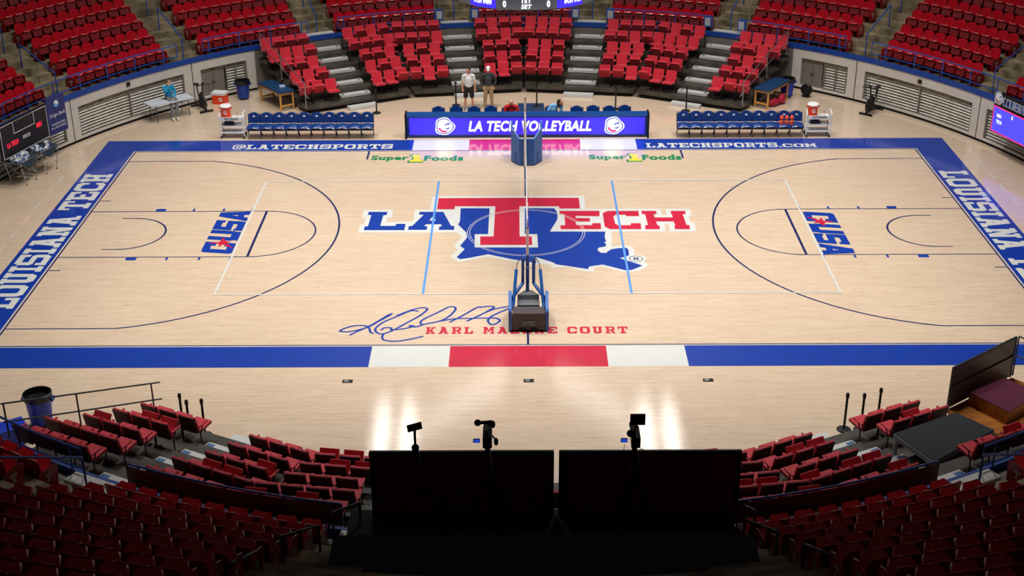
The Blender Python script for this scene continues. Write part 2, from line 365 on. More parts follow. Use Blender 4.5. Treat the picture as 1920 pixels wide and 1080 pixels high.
ln = MB((0, 0, .0001)); z = .0025
for s in (-1, 1):
    line(ln, (-14.33, s*7.62), (14.33, s*7.62), .05, z); line(ln, (s*14.34, -7.62), (s*14.34, 7.62), .05, z)
    line(ln, (s*8.535, -1.83), (s*8.535, 1.83), .08, z)
    for t in (-1, 1):
        line(ln, (s*14.33, t*1.83), (s*8.3, t*1.83), .05, z); line(ln, (s*14.33, t*6.6), (s*11.32, t*6.6), .05, z)
        line(ln, (s*14.3, t*2.79), (s*13.95, t*2.79), .05, z); line(ln, (s*13.16, t*1.25), (s*12.73, t*1.25), .05, z)
    a = math.asin(6.6/6.75); c = (s*12.73, 0)
    farc(ln, c, 6.75, .06, (0 if s < 0 else pi)-a, (0 if s < 0 else pi)+a, z, 72)
    farc(ln, (s*8.535, 0), 1.83, .05, (0 if s < 0 else pi)-pi/2, (0 if s < 0 else pi)+pi/2, z)
    farc(ln, c, 1.25, .06, (0 if s < 0 else pi)-pi/2, (0 if s < 0 else pi)+pi/2, z)
    line(ln, (s*5.72, 7.6), (s*5.72, 6.74), .07, z)
line(ln, (0, -7.6), (0, -3.2), .06, z); line(ln, (0, 7.6), (0, 3.05), .06, z)
ln.build('court_lines', P_NAVY, floor, recalc=False)
bl = MB()
for s in (-1, 1):
    for t in (-1, 1):
        fpoly(bl, [(s*11.9, t*1.87), (s*12.22, t*1.87), (s*12.22, t*2.06), (s*11.9, t*2.06)], z)
        for x in (10.97, 9.98, 9.02): line(bl, (s*x, t*1.87), (s*x, t*2.06), .07, z)
bl.build('lane_blocks', P_BLUE, floor, recalc=False)
vb = MB((0, 0, .0001)); vb.cur = 0
for s in (-1, 1):
    line(vb, (-9, s*4.5), (9, s*4.5), .05, .0105); line(vb, (s*9, -4.52), (s*9, 4.52), .06, .0105)
    line(vb, (-14.36, s*7.655), (14.36, s*7.655), .022, .003); line(vb, (s*14.39, -7.65), (s*14.39, 7.65), .022, .003)
    y = -8.8
    while y < 8.4:
        line(vb, (s*16.28, y), (s*16.28, y+.58), .05, .003); y += 1.217
vb.cur = 1
for s in (-1, 1): line(vb, (s*3, -4.5), (s*3, 4.5), .07, .0105)
vb.build('volleyball_lines', [P_WHITE, P_SKY], floor, recalc=False)
lt = MB((0, 0, .0001))
slab(lt, 'LOUISIANA TECH', lambda u, v: (-14.54-v, -5.35+u, .003), 10.68, .98, gap=.1)
slab(lt, 'LOUISIANA TECH', lambda u, v: (14.54+v, 5.33-u, .003), 10.68, .98, gap=.1)
slab(lt, '@LATECHSPORTS', lambda u, v: (-10.85+u, 7.86+v, .003), 5.95, .5, gap=.1)
slab(lt, 'LATECHSPORTS.COM', lambda u, v: (4.5+u, 7.86+v, .003), 6.3, .5, gap=.1, small=(12, .75))
lt.build('border_lettering', P_WHITE, floor, recalc=False)
kt = MB((0, 0, .0001)); slab(kt, 'KARL MALONE COURT', lambda u, v: (-2.78+u, -6.98+v, .003), 5.5, .4, gap=.28)
kt.build('court_name_lettering', P_RED, floor, recalc=False)
sp = MB((0, 0, .0001))
for x in (-5.58, 2.32):
    sp.cur = 0
    text(sp, 'Super', lambda u, v: (x+u, 6.55+v, .003), 1.36, .62, bold=.045, v0=-.04)
    text(sp, 'Foods', lambda u, v: (x+u, 6.55+v, .003), 1.42, .55, bold=.045, u0=1.93)
    o1 = [(.0, 0), (.62, 0), (.62, .2), (.47, .2), (.47, .82), (.12, .82), (.0, .62), (.15, .6), (.15, .2), (0, .2)]
    fpoly(sp, [(x+1.36+px*.92-.02, 6.4+py*1.08-.03) for px, py in o1], .0045)
    sp.cur = 1; fpoly(sp, [(x+1.42+px*.75, 6.45+py*.93) for px, py in o1], .0065)
sp.build('sponsor_lettering', [P_GREEN, P_YEL], floor, recalc=False)
sg = MB((0, 0, .0001))
SIG = [[(200, 388), (290, 345), (400, 295), (500, 240), (600, 180), (655, 155)],
 [(460, 368), (425, 360), (405, 310), (370, 288), (250, 288), (150, 315), (100, 345), (180, 352), (300, 330), (400, 300), (520, 235), (640, 170)],
 [(930, 135), (850, 130), (700, 190), (560, 250), (480, 310), (480, 350), (540, 375), (650, 340), (800, 260), (930, 190), (1010, 130), (1020, 105), (960, 98), (860, 120), (700, 180)],
 [(530, 335), (570, 310), (640, 310), (650, 330), (800, 315), (880, 290), (830, 288), (900, 300), (1000, 270), (1150, 240), (1250, 190), (1320, 120), (1310, 90), (1250, 90), (1130, 150), (1000, 210), (950, 250), (970, 275)],
 [(1150, 240), (1300, 215), (1450, 210), (1690, 205)], [(1260, 250), (1350, 205), (1450, 150), (1540, 100), (1590, 85)],
 [(1440, 240), (1550, 190), (1650, 140), (1730, 90), (1660, 82), (1580, 95)], [(1630, 150), (1740, 110), (1900, 80)],
 [(1900, 100), (1780, 150), (1700, 190), (1665, 230), (1690, 270), (1740, 270), (1790, 235), (1760, 210), (1690, 205)],
 [(560, 375), (545, 410), (570, 440), (680, 452), (820, 435), (980, 398)]]
for L in SIG:
    P = [at(620+x/5.647, 560+y/5.647) for x, y in L]; ribbon(sg, [(p.x, p.y) for p in P], .065, .0033)
sg.build('court_signature', P_BLUE, floor, recalc=False)
# conference mark in both lanes
cu = MB((0, 0, .0001))
def cusa(fn):
    U = {'U': [Rc(0, .2, .34, 1), Rc(.64, .2, .98, 1), Rc(.05, 0, .93, .28)], 'S': [Rc(0, .76, .95, 1), Rc(0, .4, .32, .95), Rc(0, .38, .98, .6), Rc(.66, .05, .98, .55), Rc(0, 0, .95, .24), Rc(0, 0, .2, .3), Rc(.75, .68, .98, 1)],
         'A': [[(0, 0), (.34, 0), (.62, 1), (.3, 1)], [(.64, 0), (.98, 0), (.7, 1), (.4, 1)], Rc(.2, .16, .8, .36)], 'C': [Rc(0, .06, .34, .94), Rc(.05, .76, .98, 1), Rc(.05, 0, .98, .24), Rc(.64, .62, .98, .95), Rc(.64, .05, .98, .34)]}
    cu.cur = 0; x = 0
    for ch, w, g in (('C', .82, .16), ('U', .78, .03), ('S', .78, .03), ('A', .84, 0)):
        for p in U[ch]:
            if ch == 'C': p = [(a, b) for a, b in p]
            cu.face([fn(x+(a*w)+b*.16, b*.98) for a, b in p])
        x += w+g
    cu.cur = 1; cx, cy = .86, .42; pts = []
    for k, (a, r) in enumerate([(95, .5), (60, .14), (10, .4), (-40, .13), (-65, .28), (-95, .12), (-140, .62), (190, .13), (165, .36), (125, .13)]):
        pts.append((cx+r*cos(radians(a)), cy+r*sin(radians(a))))
    for k in range(10): cu.face([(*fn(cx, cy)[:2], .0052), (*fn(*pts[k])[:2], .0052), (*fn(*pts[(k+1) % 10])[:2], .0052)])
cusa(lambda u, v: (-9.06-v, -1.62+u, .0032)); cusa(lambda u, v: (9.06+v, 1.62-u, .0032))
cu.build('conference_lettering', [P_BLUE, P_RED], floor, recalc=False)
# centre mark
lg = MB((0, 0, .0001))
def A6(L): return [(480+x/4, 250+y/4) for x, y in L]
def A7(L): return [(960+x/4, 250+y/4) for x, y in L]
lg.cur = 0; z = .003
fpx(lg, A6([(1492, 548), (1920, 548)])+A7([(352, 548), (372, 610), (300, 740), (196, 860)])+A6([(1640, 860), (1500, 740)]), z)
fpx(lg, A6([(808, 575), (1028, 573), (1020, 632), (985, 632), (975, 668), (1160, 665), (1200, 632), (1182, 630), (1190, 573), (1535, 573), (1535, 745), (765, 745), (783, 685), (810, 683), (822, 632), (795, 632)]), z)
fpx(lg, A6([(1325, 473), (1920, 471)])+A7([(540, 469), (550, 565), (358, 573), (355, 600), (60, 600)])+A6([(1790, 600), (1490, 600), (1490, 572), (1308, 572)]), z)
fpx(lg, A6([(1490, 545), (1792, 547), (1800, 600), (1782, 775), (1640, 900), (1560, 900), (1585, 770), (1540, 740), (1490, 690)]), z)
fpx(lg, A6([(1700, 590), (1920, 590)])+A7([(60, 548), (95, 548), (92, 757), (190, 757), (196, 857)])+A6([(1640, 857), (1640, 760)]), z)
fpx(lg, A7([(55, 547), (355, 547), (375, 600), (340, 700), (130, 757), (55, 757)]), z)
fpx(lg, A7([(320, 565), (1118, 567), (1122, 612), (1160, 612), (1148, 567), (1335, 567), (1350, 622), (1325, 625), (1340, 670), (1368, 672), (1380, 735), (1185, 737), (1175, 680), (1145, 680), (1150, 737), (270, 740)]), z)
fpx(lg, A6([(1500, 690), (1570, 750), (1485, 845), (1515, 875), (1455, 925), (1525, 968), (1740, 925), (1920, 962)]) +
    A7([(190, 985), (205, 980), (290, 985), (292, 1008), (420, 1005), (540, 1035), (615, 1040), (618, 1005), (680, 1000), (850, 1045), (960, 1030), (1035, 985), (990, 965), (1000, 930), (975, 915), (920, 915), (915, 870), (880, 845), (800, 843), (745, 855), (750, 800), (742, 730), (0, 730)])+A6([(1640, 700)]), z)
lg.cur = 1; z = .005
fpx(lg, A6([(845, 590), (985, 590), (980, 614), (955, 615), (932, 695), (1045, 695), (1052, 680), (1122, 680), (1112, 727), (808, 727), (815, 700), (840, 697), (865, 614), (840, 612)]), z)
fpx(lg, A6([(1228, 590), (1405, 590), (1462, 693), (1488, 697), (1484, 725), (1370, 725), (1376, 700), (1396, 697), (1386, 683), (1300, 683), (1300, 655), (1352, 655), (1325, 625), (1300, 655), (1299, 683), (1275, 683), (1262, 697), (1285, 698), (1280, 725), (1140, 725), (1146, 697), (1172, 695), (1258, 612), (1222, 610)]), z)
fpx(lg, A6([(1535, 563), (1752, 563), (1740, 757), (1640, 757), (1640, 857), (1920, 857)])+A7([(196, 857), (190, 757), (95, 757), (97, 563), (315, 563), (333, 585), (342, 615), (338, 650), (283, 738), (700, 738), (695, 780), (706, 810), (690, 822), (708, 832), (700, 850), (650, 858), (640, 875), (665, 897), (705, 898), (740, 872), (800, 862), (860, 860), (875, 880), (877, 915), (850, 928), (808, 937), (980, 993), (900, 1025), (850, 1028), (680, 985), (580, 1000), (570, 1020), (510, 1010), (330, 983), (310, 970), (200, 935), (172, 928), (185, 975), (0, 945)])+A6([(1740, 908), (1600, 935), (1530, 945), (1505, 930), (1565, 870), (1530, 845), (1582, 785), (1578, 745), (1515, 685), (1530, 660)]), z)
lg.cur = 2; z = .007
fpx(lg, A6([(1370, 488), (1920, 485)])+A7([(500, 485), (510, 565), (355, 565), (352, 548), (55, 548), (57, 775), (148, 775), (152, 838)])+A6([(1682, 838), (1682, 775), (1782, 775), (1795, 548), (1492, 548), (1490, 570), (1358, 570)]), z)
fpx(lg, A7([(356, 583), (655, 583), (657, 623), (476, 620), (478, 637), (583, 637), (585, 663), (478, 663), (480, 688), (600, 690), (605, 675), (665, 675), (668, 720), (366, 720), (362, 692), (400, 690), (392, 608), (358, 606)]), z)
fpx(lg, A7([(680, 600), (718, 583), (948, 583), (952, 622), (858, 622), (850, 612), (775, 612), (760, 625), (775, 680), (795, 690), (890, 690), (893, 675), (965, 675), (970, 720), (735, 720), (695, 700)]), z)
fpx(lg, A7([(970, 583), (1080, 583), (1085, 606), (1062, 608), (1070, 632), (1205, 632), (1200, 608), (1192, 606), (1190, 583), (1298, 583), (1303, 606), (1280, 608), (1308, 688), (1330, 690), (1335, 720), (1222, 720), (1218, 692), (1225, 690), (1212, 662), (1080, 662), (1090, 690), (1105, 692), (1110, 720), (1000, 720), (998, 690), (1020, 688), (998, 608), (975, 606)]), z)
lg.cur = 0
farc(lg, (0, 0), 1.86, .018, 0, 2*pi, .009, 90); farc(lg, (0, 0), 1.79, .018, 0, 2*pi, .009, 90)
c = at(1192.5, 485.5); fpoly(lg, [(c.x+.30*cos(i*pi/14), c.y+.26*sin(i*pi/14)) for i in range(28)], .0068)
lg.cur = 3; farc(lg, (c.x, c.y), .2, .025, 0, 2*pi, .0085, 30)
slab(lg, 'R', lambda u, v: (c.x-.09+u, c.y-.09+v, .0085), .18, .18)
lg.build('centre_logo', [P_WHITE, P_BLUE, P_RED, P_NAVY], floor, recalc=False)

# ------------------------------------------------------------------ lower ring wall
RW = 18.88
OPEN = []          # (bearing0, bearing1)
for s in (1, -1):
    for a, b in ((37.4, 43.8), (46.2, 61.9), (64.1, 79.9), (82.1, 97.9), (100.1, 115.9), (118.1, 133.8)):
        OPEN.append((a, b) if s > 0 else (-b, -a))
for s, nm in ((1, 'wall_right'), (-1, 'wall_left')):
    w = MB(); A = (36.2, 143.8) if s > 0 else (-143.8, -36.2)
    w.arc(RW, RW+.35, 1.33, 1.74, *A, 80); w.arc(RW, RW+.35, .1, .19, *A, 80)
    w.cur = 1; w.arc(RW+.03, RW+.35, 0, .1, *A, 80); w.cur = 0
    ops = sorted(o for o in OPEN if (o[0] > 0) == (s > 0)); e = A[0]
    for a, b in ops+[(A[1], A[1])]:
        if a-e > .1: w.arc(RW, RW+.35, .19, 1.33, e, a, 6)
        e = b
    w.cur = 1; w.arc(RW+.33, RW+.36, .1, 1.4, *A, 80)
    for b in (45, 63, 81): w.arc(RW-.004, RW, .1, 1.74, s*b-.05, s*b+.05, 1)
    o = w.build(nm, [WALLW, DARK]); tag(o, kind='structure')
w = MB(); w.arc(RW, RW+.35, 0, 1.74, -36.2, 36.2, 60); o = w.build('wall_far', LOUVD); tag(o, kind='structure')
w = MB(); w.arc(RW, RW+.35, 0, 1.74, 143.8, 216.2, 60); o = w.build('wall_near', LOUVD); tag(o, kind='structure')
w = MB(); w.arc(RW-.03, RW+.05, 1.70, 1.90, 0, 360, 240); o = w.build('trim_1', mat('trim_blue', '0B3F96', rough=.5)); tag(o, kind='structure')

def louver(a, b, label, group, z0=.2, z1=1.32):
    mid = (a+b)/2; t = thing('louver_vent', label, 'vent', polar(RW+.12, mid, z0), facing(mid), group)
    inv = Matrix.Translation(t.location) @ Matrix.Rotation(t.rotation_euler.z, 4, 'Z'); inv = inv.inverted()
    m = MB(); nsl = 10; r = RW+.12
    for k in range(nsl):
        zc = z0+.07+(z1-z0-.1)*k/(nsl-1)
        for i in range(8):
            q = [a+.15+(b-a-.3)*(i+d)/8 for d in (0, 1)]
            V = [polar(r-.045, q[0], zc-.028), polar(r-.045, q[1], zc-.028), polar(r+.03, q[1], zc+.03), polar(r+.03, q[0], zc+.03)]
            V += [v+Vector((0, 0, .012)) for v in V]
            m.add([inv @ v for v in V], [(0, 1, 2, 3), (7, 6, 5, 4), (0, 4, 5, 1), (3, 2, 6, 7), (1, 5, 6, 2), (0, 3, 7, 4)])
    m.build('slats', LOUV, t)
    f = MB(); K = MB()
    for x in (a, a+.12, b-.12, b): pass
    for q0, q1, u0, u1 in ((a, a+.15, z0, z1), (b-.15, b, z0, z1), (mid-.08, mid+.08, z0, z1), (a, b, z1-.02, z1), (a, b, z0-.01, z0+.015)):
        K = MB(); K.arc(r-.09, r-.03, u0, u1, q0, q1, 8); f.add([inv @ Vector(v) for v in K.v], K.f)
    f.build('frame', LOUVD, t); return t
names = {(46.2, 61.9): 'slatted grey wall vent behind the right black exercise bike', (64.1, 79.9): 'slatted grey wall vent below the right blue screen',
         (-61.9, -46.2): 'slatted grey wall vent behind the seated man in blue', (-79.9, -64.1): 'slatted grey wall vent below the dark scoreboard panel and ball carts'}
for k, v in names.items(): louver(k[0], k[1], v, None)
# short bays: grey doors and a small vent
for s, side in ((1, 'right'), (-1, 'left')):
    a0, a1 = (40.4, 43.7) if s > 0 else (-43.7+3.3, -37.5)
    if s > 0: louver(40.5, 43.7, 'small slatted wall vent left of the right long vent', None); d0, d1 = 37.5, 40.3
    else: louver(-40.3, -37.5, 'small slatted wall vent behind the left blue trash can', None); d0, d1 = -43.7, -40.4
    mid = (d0+d1)/2; t = thing('cabinet_doors', f'pair of flat grey doors set in the {side} curved wall', 'door', polar(RW+.1, mid, .2), facing(mid))
    wd = 2*(RW)*sin(radians((d1-d0)/2)); 
    for k in (-1, 1):
        m = MB(); m.box((k*wd/4, 0, .56), (wd/2-.015, .04, 1.1)); dr = m.build('door_panel', LOUVD, t, bevel=.004)
        m = MB(); m.box((k*.05, .03, .5), (.02, .03, .14)); m.build('handle', BLACKM, dr)

# ------------------------------------------------------------------ concrete stand
ter = MB(); NR = 16; R0, RD, Z0, ZR = 19.02, .80, 1.72, .46
for k in range(NR):
    a = (0, 360) if k < 12 else (-110, 110)
    ter.arc(R0+RD*k-(0 if k else .09), R0+RD*(k+1), Z0+ZR*k-.5, Z0+ZR*k, a[0], a[1], 180)
o = ter.build('concrete_stand', CONC); tag(o, kind='structure')
for a in range(9, 360, 18):
    if 135 < a < 225 and a in (): continue
    m = MB()
    for k in range(NR-1 if (a < 110 or a > 250) else 11):
        hw = degrees(.62/(R0+RD*(k+1))); m.arc(R0+RD*(k+1)-.4, R0+RD*(k+1), Z0+ZR*k, Z0+ZR*k+ZR/2, a-hw, a+hw, 3)
    o = m.build('aisle_steps', CONC); tag(o, kind='structure')
# outer shell of the hall and ceiling (dark, carries the lamps)
m = MB(); m.arc(46, 46.5, 6, 22, 0, 360, 64); o = m.build('wall_back', mat('dark_back_wall', '2A2A2C', rough=.9)); tag(o, kind='structure')
m = MB(); m.prism([(46.5*cos(2*pi*i/64), 46.5*sin(2*pi*i/64)) for i in range(64)], 22, 22.3); o = m.build('ceiling', mat('pale_ceiling', '8C8C90', rough=.9)); tag(o, kind='structure')

# ------------------------------------------------------------------ fixed stand seats
def back_grid(w, z0, z1, lean, curve, round_=.09, n=9, m=6):
    g = []
    for i in range(m):
        t = i/(m-1); row = []
        for j in range(n):
            s = -1+2*j/(n-1); zz = z0+(z1-z0)*t
            drop = round_*(abs(s)**3.2)*t*t
            row.append((s*w/2*(1-.06*t), -lean*t+curve*(s*s)*(.4+.6*t), zz-drop))
        g.append(row)
    return g
def make_stand_seat():
    t = thing('stand_seat', 'red plastic stand seat', 'seat')
    b = MB(); b.sheet(back_grid(.515, .36, .84, .12, .08, .07), .022); b.build('backrest', REDP, t, smooth=True)
    p = MB(); g = []
    for i in range(6):
        u = i/5; row = []
        for j in range(7):
            s = -1+2*j/6; w = .45-.13*u**5; row.append((s*w/2, (.03+.35*u), .36+.25*u-.035*sin(pi*u)+.02*s*s-(.03 if u > .9 else 0)))
        g.append(row)
    p.sheet(g, -.05); p.build('seat_pan', REDC2, t, smooth=True)
    u = MB(); u.box((0, .33, .42), (.42, .02, .26), rx=.3); u.box((0, .05, .3), (.44, .04, .28)); u.build('underside_shell', REDB2, t)
    l = MB(); l.box((.0, .12, .16), (.05, .3, .3)); l.build('support_bracket', REDB2, t)
    return t
REDC2 = mat('red_seat_pan', 'B8141F', rough=.3, coat=.2); REDB2 = mat('dark_red_underside', '7A0C16', rough=.45)
seat0 = make_stand_seat()
def end_panel(t, side):
    m = MB(); m.prism([(-.12, .1), (.36, .06), (.40, .5), (.25, .56), (-.04, .5), (-.14, .35)], side*.255-.012, side*.255+.012, lambda x, y, z: (z, x, y))
    o = m.build('end_panel', REDP, t, bevel=.004)
    k = MB(); x = side*.269
    for r in (Rc(.06, .36, .22, .40), Rc(.12, .24, .16, .38), Rc(.09, .22, .19, .25), Rc(.06, .33, .085, .4), Rc(.195, .33, .22, .4)): k.face([(x, a, b) for a, b in r])
    k.build('badge', WHITEP, o, recalc=False)
seatL = copy_tree(seat0); end_panel(seatL, -1); seatR = copy_tree(seat0); end_panel(seatR, 1)
SEC = {0: 'far stand behind hanging scoreboard', -18: 'far stand left of hanging scoreboard', 18: 'far stand right of hanging scoreboard',
       -36: 'far left-of-centre stand', 36: 'far right-of-centre stand', -54: 'far left corner stand', 54: 'far right corner stand', -72: 'far stand at left picture edge', 72: 'far stand at right picture edge',
       198: 'near stand left of media platform', 162: 'near stand right of media platform', 216: 'near stand at left picture edge', 144: 'near stand at right picture edge', 234: 'near outermost left stand', 126: 'near outermost right stand', 180: 'near middle stand'}
cand = []
for c in SEC:
    near = 100 < c < 260
    for k in range(11 if not near else 11):
        nseat = 9+k//2; L = 4.48+.25*k; rr = R0+RD*(k+1)-.17; zf = Z0+ZR*k
        if c == 180: continue
        for i in range(nseat):
            # counted from the left as the picture shows it
            u = (-L/2+(i+.5)*L/nseat); b = c+degrees(u/rr)*(-1 if near else 1)
            p = polar(rr, b, zf); vis = [proj(p.x+dx, p.y, p.z+dz) for dx in (-.25, .25) for dz in (.1, .85)]
            if not any(-4 < x < 1924 and -4 < y < 1084 for x, y in vis): continue
            if 692 < vis[1][0] < 1382 and vis[1][1] > 856: continue
            dist = (Vector((CX, CY, CZ))-p).length
            ins = sum(1 for x, y in vis if 0 < x < 1920 and 0 < y < 1080)/4
            cand.append((dist/(.3+.7*ins), p, b, c, k, i, nseat, near))
cand.sort(key=lambda q: q[0])
stuff = MB(); mats_s = [REDP, REDC2, REDB2, WHITEP]
def bake(root, Mx, mb):
    for ch in root.children:
        me = ch.data; base = {REDP.name: 0, REDC2.name: 1, REDB2.name: 2, WHITEP.name: 3}[me.materials[0].name]
        mb.cur = base; mb.add([Mx @ v.co for v in me.vertices], [tuple(p.vertices) for p in me.polygons]); bake(ch, Mx, mb)
KIDS.update({o.name: list(o.children) for o in (seat0, seatL, seatR)})
for q, (dist, p, b, c, k, i, ns, near) in enumerate(cand):
    left_end = (i == 0); right_end = (i == ns-1)
    # local -X is the right-hand side in the picture for far seats, local +X for near ones
    if near: src = seatL if left_end else seatR if right_end else seat0
    else: src = seatR if left_end else seatL if right_end else seat0
    if q < 300:
        lab = f'red stand seat, {ORD[i]} from left, row {k+1} from rail, {SEC[c]}'
        place(src, p, facing(b), lab, 'red seats of the '+SEC[c])
    else: bake(src, Matrix.Translation(p) @ Matrix.Rotation(facing(b), 4, 'Z'), stuff)
o = stuff.build('stand_seat', mats_s, None, smooth=True, recalc=False)
tag(o, 'remaining rows of red stand seats higher in the far stands', 'seats', kind='stuff')
for o in (seat0, seatL, seatR): delete_tree(o)

# ------------------------------------------------------------------ stand rails
def on_ring(r, a0, a1, z, n=10): return [polar(r, a0+(a1-a0)*i/n, z) for i in range(n+1)]
def ring_rail(a0, a1, label, panel=False, mt=BLUED, r=18.98, top=2.52, mid=2.05, posts=4, signs=(), group='blue rails along the stand edge'):
    c = (a0+a1)/2; t = thing('guard_rail', label, 'railing', polar(r, c, 1.93), 0, group); T = -t.location
    m = MB(); m.tube([p+T for p in on_ring(r, a0, a1, top)], .024); m.build('top_rail', mt, t, smooth=True)
    m = MB(); m.tube([p+T for p in on_ring(r, a0, a1, mid)], .02); m.build('middle_rail', mt, t, smooth=True)
    for i in range(posts):
        a = a0+(a1-a0)*(.06+.88*i/(posts-1)); m = MB(); m.tube([polar(r, a, 1.93)+T, polar(r, a, top)+T], .024); m.build('post', mt, t, smooth=True)
    for a in (a0, a1):
        m = MB(); m.tube([polar(r, a, mid)+T, polar(r, a, top)+T], .02); m.build('end_bar', mt, t, smooth=True)
    if panel:
        m = MB(); g = [[p+T for p in on_ring(r+.03, a0, a1, zz, 14)] for zz in (mid, top-.02)]; m.sheet(g, .012); m.build('infill_panel', mat('smoked_panel', '6A4A4C', rough=.35), t)
    for a in signs:
        m = MB(); p = polar(r-.05, a, (mid+top)/2+.0)+T; m.box(p, (.34, .02, .46), rz=facing(a)); m.build('sign_frame', BLUED, t)
        m = MB(); p = polar(r-.065, a, (mid+top)/2)+T; m.box(p, (.24, .012, .34), rz=facing(a)); m.build('sign_board', mat('sign_grey', 'B4B6BC', rough=.5), t)
ring_rail(-7, 7, 'blue rail with white signs in front of far middle stand', signs=(-6.4, 6.9))
ring_rail(-24.6, -10.9, 'blue rail fronting far stand left of hanging scoreboard', signs=(-11.1,))
ring_rail(11, 25, 'blue rail with two white signs right of the hanging scoreboard', signs=(11.5, 24.4))
ring_rail(28.6, 43, 'blue rail with one white sign, far right-of-centre stand', signs=(28.9,))
ring_rail(-43, -28.6, 'blue rail fronting far left-of-centre stand')
ring_rail(-79, -46.6, 'long blue rail above the left slatted wall vents', posts=8)
ring_rail(46.6, 79, 'long blue rail above the right slatted wall vents', posts=8)
ring_rail(190.8, 204.6, 'blue rail with dark panel left of the media platform', panel=True)
ring_rail(155.4, 169.2, 'blue rail with dark panel right of the media platform', panel=True)
ring_rail(208.2, 224, 'blue open rail at the near left picture edge')
ring_rail(136, 151.8, 'blue open rail at the near right picture edge')
def aisle_rail(b, k0, k1, mt, label, dz=.92, hang=0):
    r0 = R0+RD*k0+.3; z0 = Z0+ZR*int(k0); r1 = R0+RD*k1+.3; z1 = Z0+ZR*int(k1)
    t = thing('aisle_handrail', label, 'railing', polar(r0, b, z0), 0, 'handrails in the aisles'); T = -t.location
    a = polar(r0, b, z0)+T; c = polar(r1, b, z1)+T; U = Vector((0, 0, dz))
    m = MB(); m.tube([a, a+U*.97], .024); m.build('post', mt, t, smooth=True); m = MB(); m.tube([c, c+U*.97], .024); m.build('post', mt, t, smooth=True)
    m = MB(); m.tube([a+U, c+U], .026); m.build('handrail', mt, t, smooth=True)
sides = {9: 'right of the hanging scoreboard', 351: 'left of the hanging scoreboard', 27: 'in second far aisle right of the hanging scoreboard', 333: 'in second far aisle left of the hanging scoreboard', 45: 'in far right aisle above the wall joint', 315: 'in far left aisle above the wall joint', 63: 'above the right blue screen', 297: 'above the sponsor banner'}
for b, s in sides.items():
    aisle_rail(b, 0.1, 2.1, BLUED, f'lower blue aisle handrail {s}'); aisle_rail(b, 3.1, 6.1, BLUED, f'upper blue aisle handrail {s}')
def short_rail(a, b, label, mt=CHAIRG, h=.95):
    a = Vector(a); b = Vector(b); t = thing('aisle_handrail', label, 'railing', (a.x, a.y, a.z-h), 0, 'handrails in the aisles'); T = -t.location
    m = MB(); m.tube([a+T, b+T], .028); m.build('handrail', mt, t, smooth=True)
    for q in (a, b): m = MB(); m.tube([q+T-Vector((0, 0, h)), q+T-Vector((0, 0, .0))], .025); m.build('post', mt, t, smooth=True)
for sg_, P in (('left', ((-3.2, -18.75, 2.62), (-3.61, -19.4, 2.85), (-3.76, -20.07, 3.05), (-4.21, -21.15, 3.6), (-4.35, -22.2, 4.1), (-4.55, -23.2, 4.6))), ('right', ((3.9, -18.9, 2.62), (4.0, -19.3, 2.8), (3.72, -19.8, 2.95), (4.07, -20.91, 3.5), (4.27, -21.95, 4.0), (4.6, -23.0, 4.5)))):
    short_rail(P[0], P[1], f'grey aisle handrail nearest the court, {sg_} of media platform'); short_rail(P[2], P[3], f'middle grey aisle handrail {sg_} of media platform'); short_rail(P[4], P[5], f'nearest grey aisle handrail {sg_} of media platform')
aisle_rail(207, 0, 3, BLUED, 'blue aisle handrail at near left picture edge'); aisle_rail(153, 0, 3, BLUED, 'blue aisle handrail at near right picture edge')

# ------------------------------------------------------------------ folding bleachers
def make_chair(open_):
    t = thing('bleacher_chair', 'red folding chair', 'chair')
    b = MB(); b.sheet([[(x, y-.13*tt, .38+.46*tt) for x, y in ((-.23, .015), (-.12, 0), (0, -.006), (.12, 0), (.23, .015))] for tt in (0, .35, .7, 1)], .05)
    b.build('backrest', REDC, t, bevel=.012)
    s = MB(); s.sheet([[(x, -.045*(1-tt)-.13*tt-.012, .40+.43*tt) for x in (-.225, .225)] for tt in (0, 1)], .012); s.build('back_shell', mat('maroon_shell', '4A0E1E', rough=.6), t)
    a = .12 if open_ else 1.05
    p = MB(); p.box((0, .06+.2*cos(a), .40+.2*sin(a)), (.44, .42, .075), rx=a); p.build('seat_cushion', REDC, t, bevel=.018)
    for k in (-1, 1):
        m = MB(); m.box((k*.262, .12, .60), (.045, .3, .035), rx=.1); ar = m.build('armrest', REDC, t, bevel=.008)
        m = MB(); m.tube([(k*.262, .0, .02), (k*.262, .0, .4), (k*.262, .1, .58)], .016, 6); m.box((k*.262, .05, .02), (.05, .2, .03)); m.build('leg', BLACKM, t)
    return t
chO, chC = make_chair(True), make_chair(False)
KIDS.update({o.name: list(o.children) for o in (chO, chC)})
BD0, BDD, BZ = 14.5, .81, .27
UNITS = {-27: 'far leftmost bleacher', -9: 'far left-middle bleacher', 9: 'far right-middle bleacher', 27: 'far rightmost bleacher',
         207: 'near leftmost bleacher', 189: 'near left-middle bleacher', 171: 'near right-middle bleacher', 153: 'near rightmost bleacher'}
STICK = mat('blue_print', '3E6E9E', rough=.5)
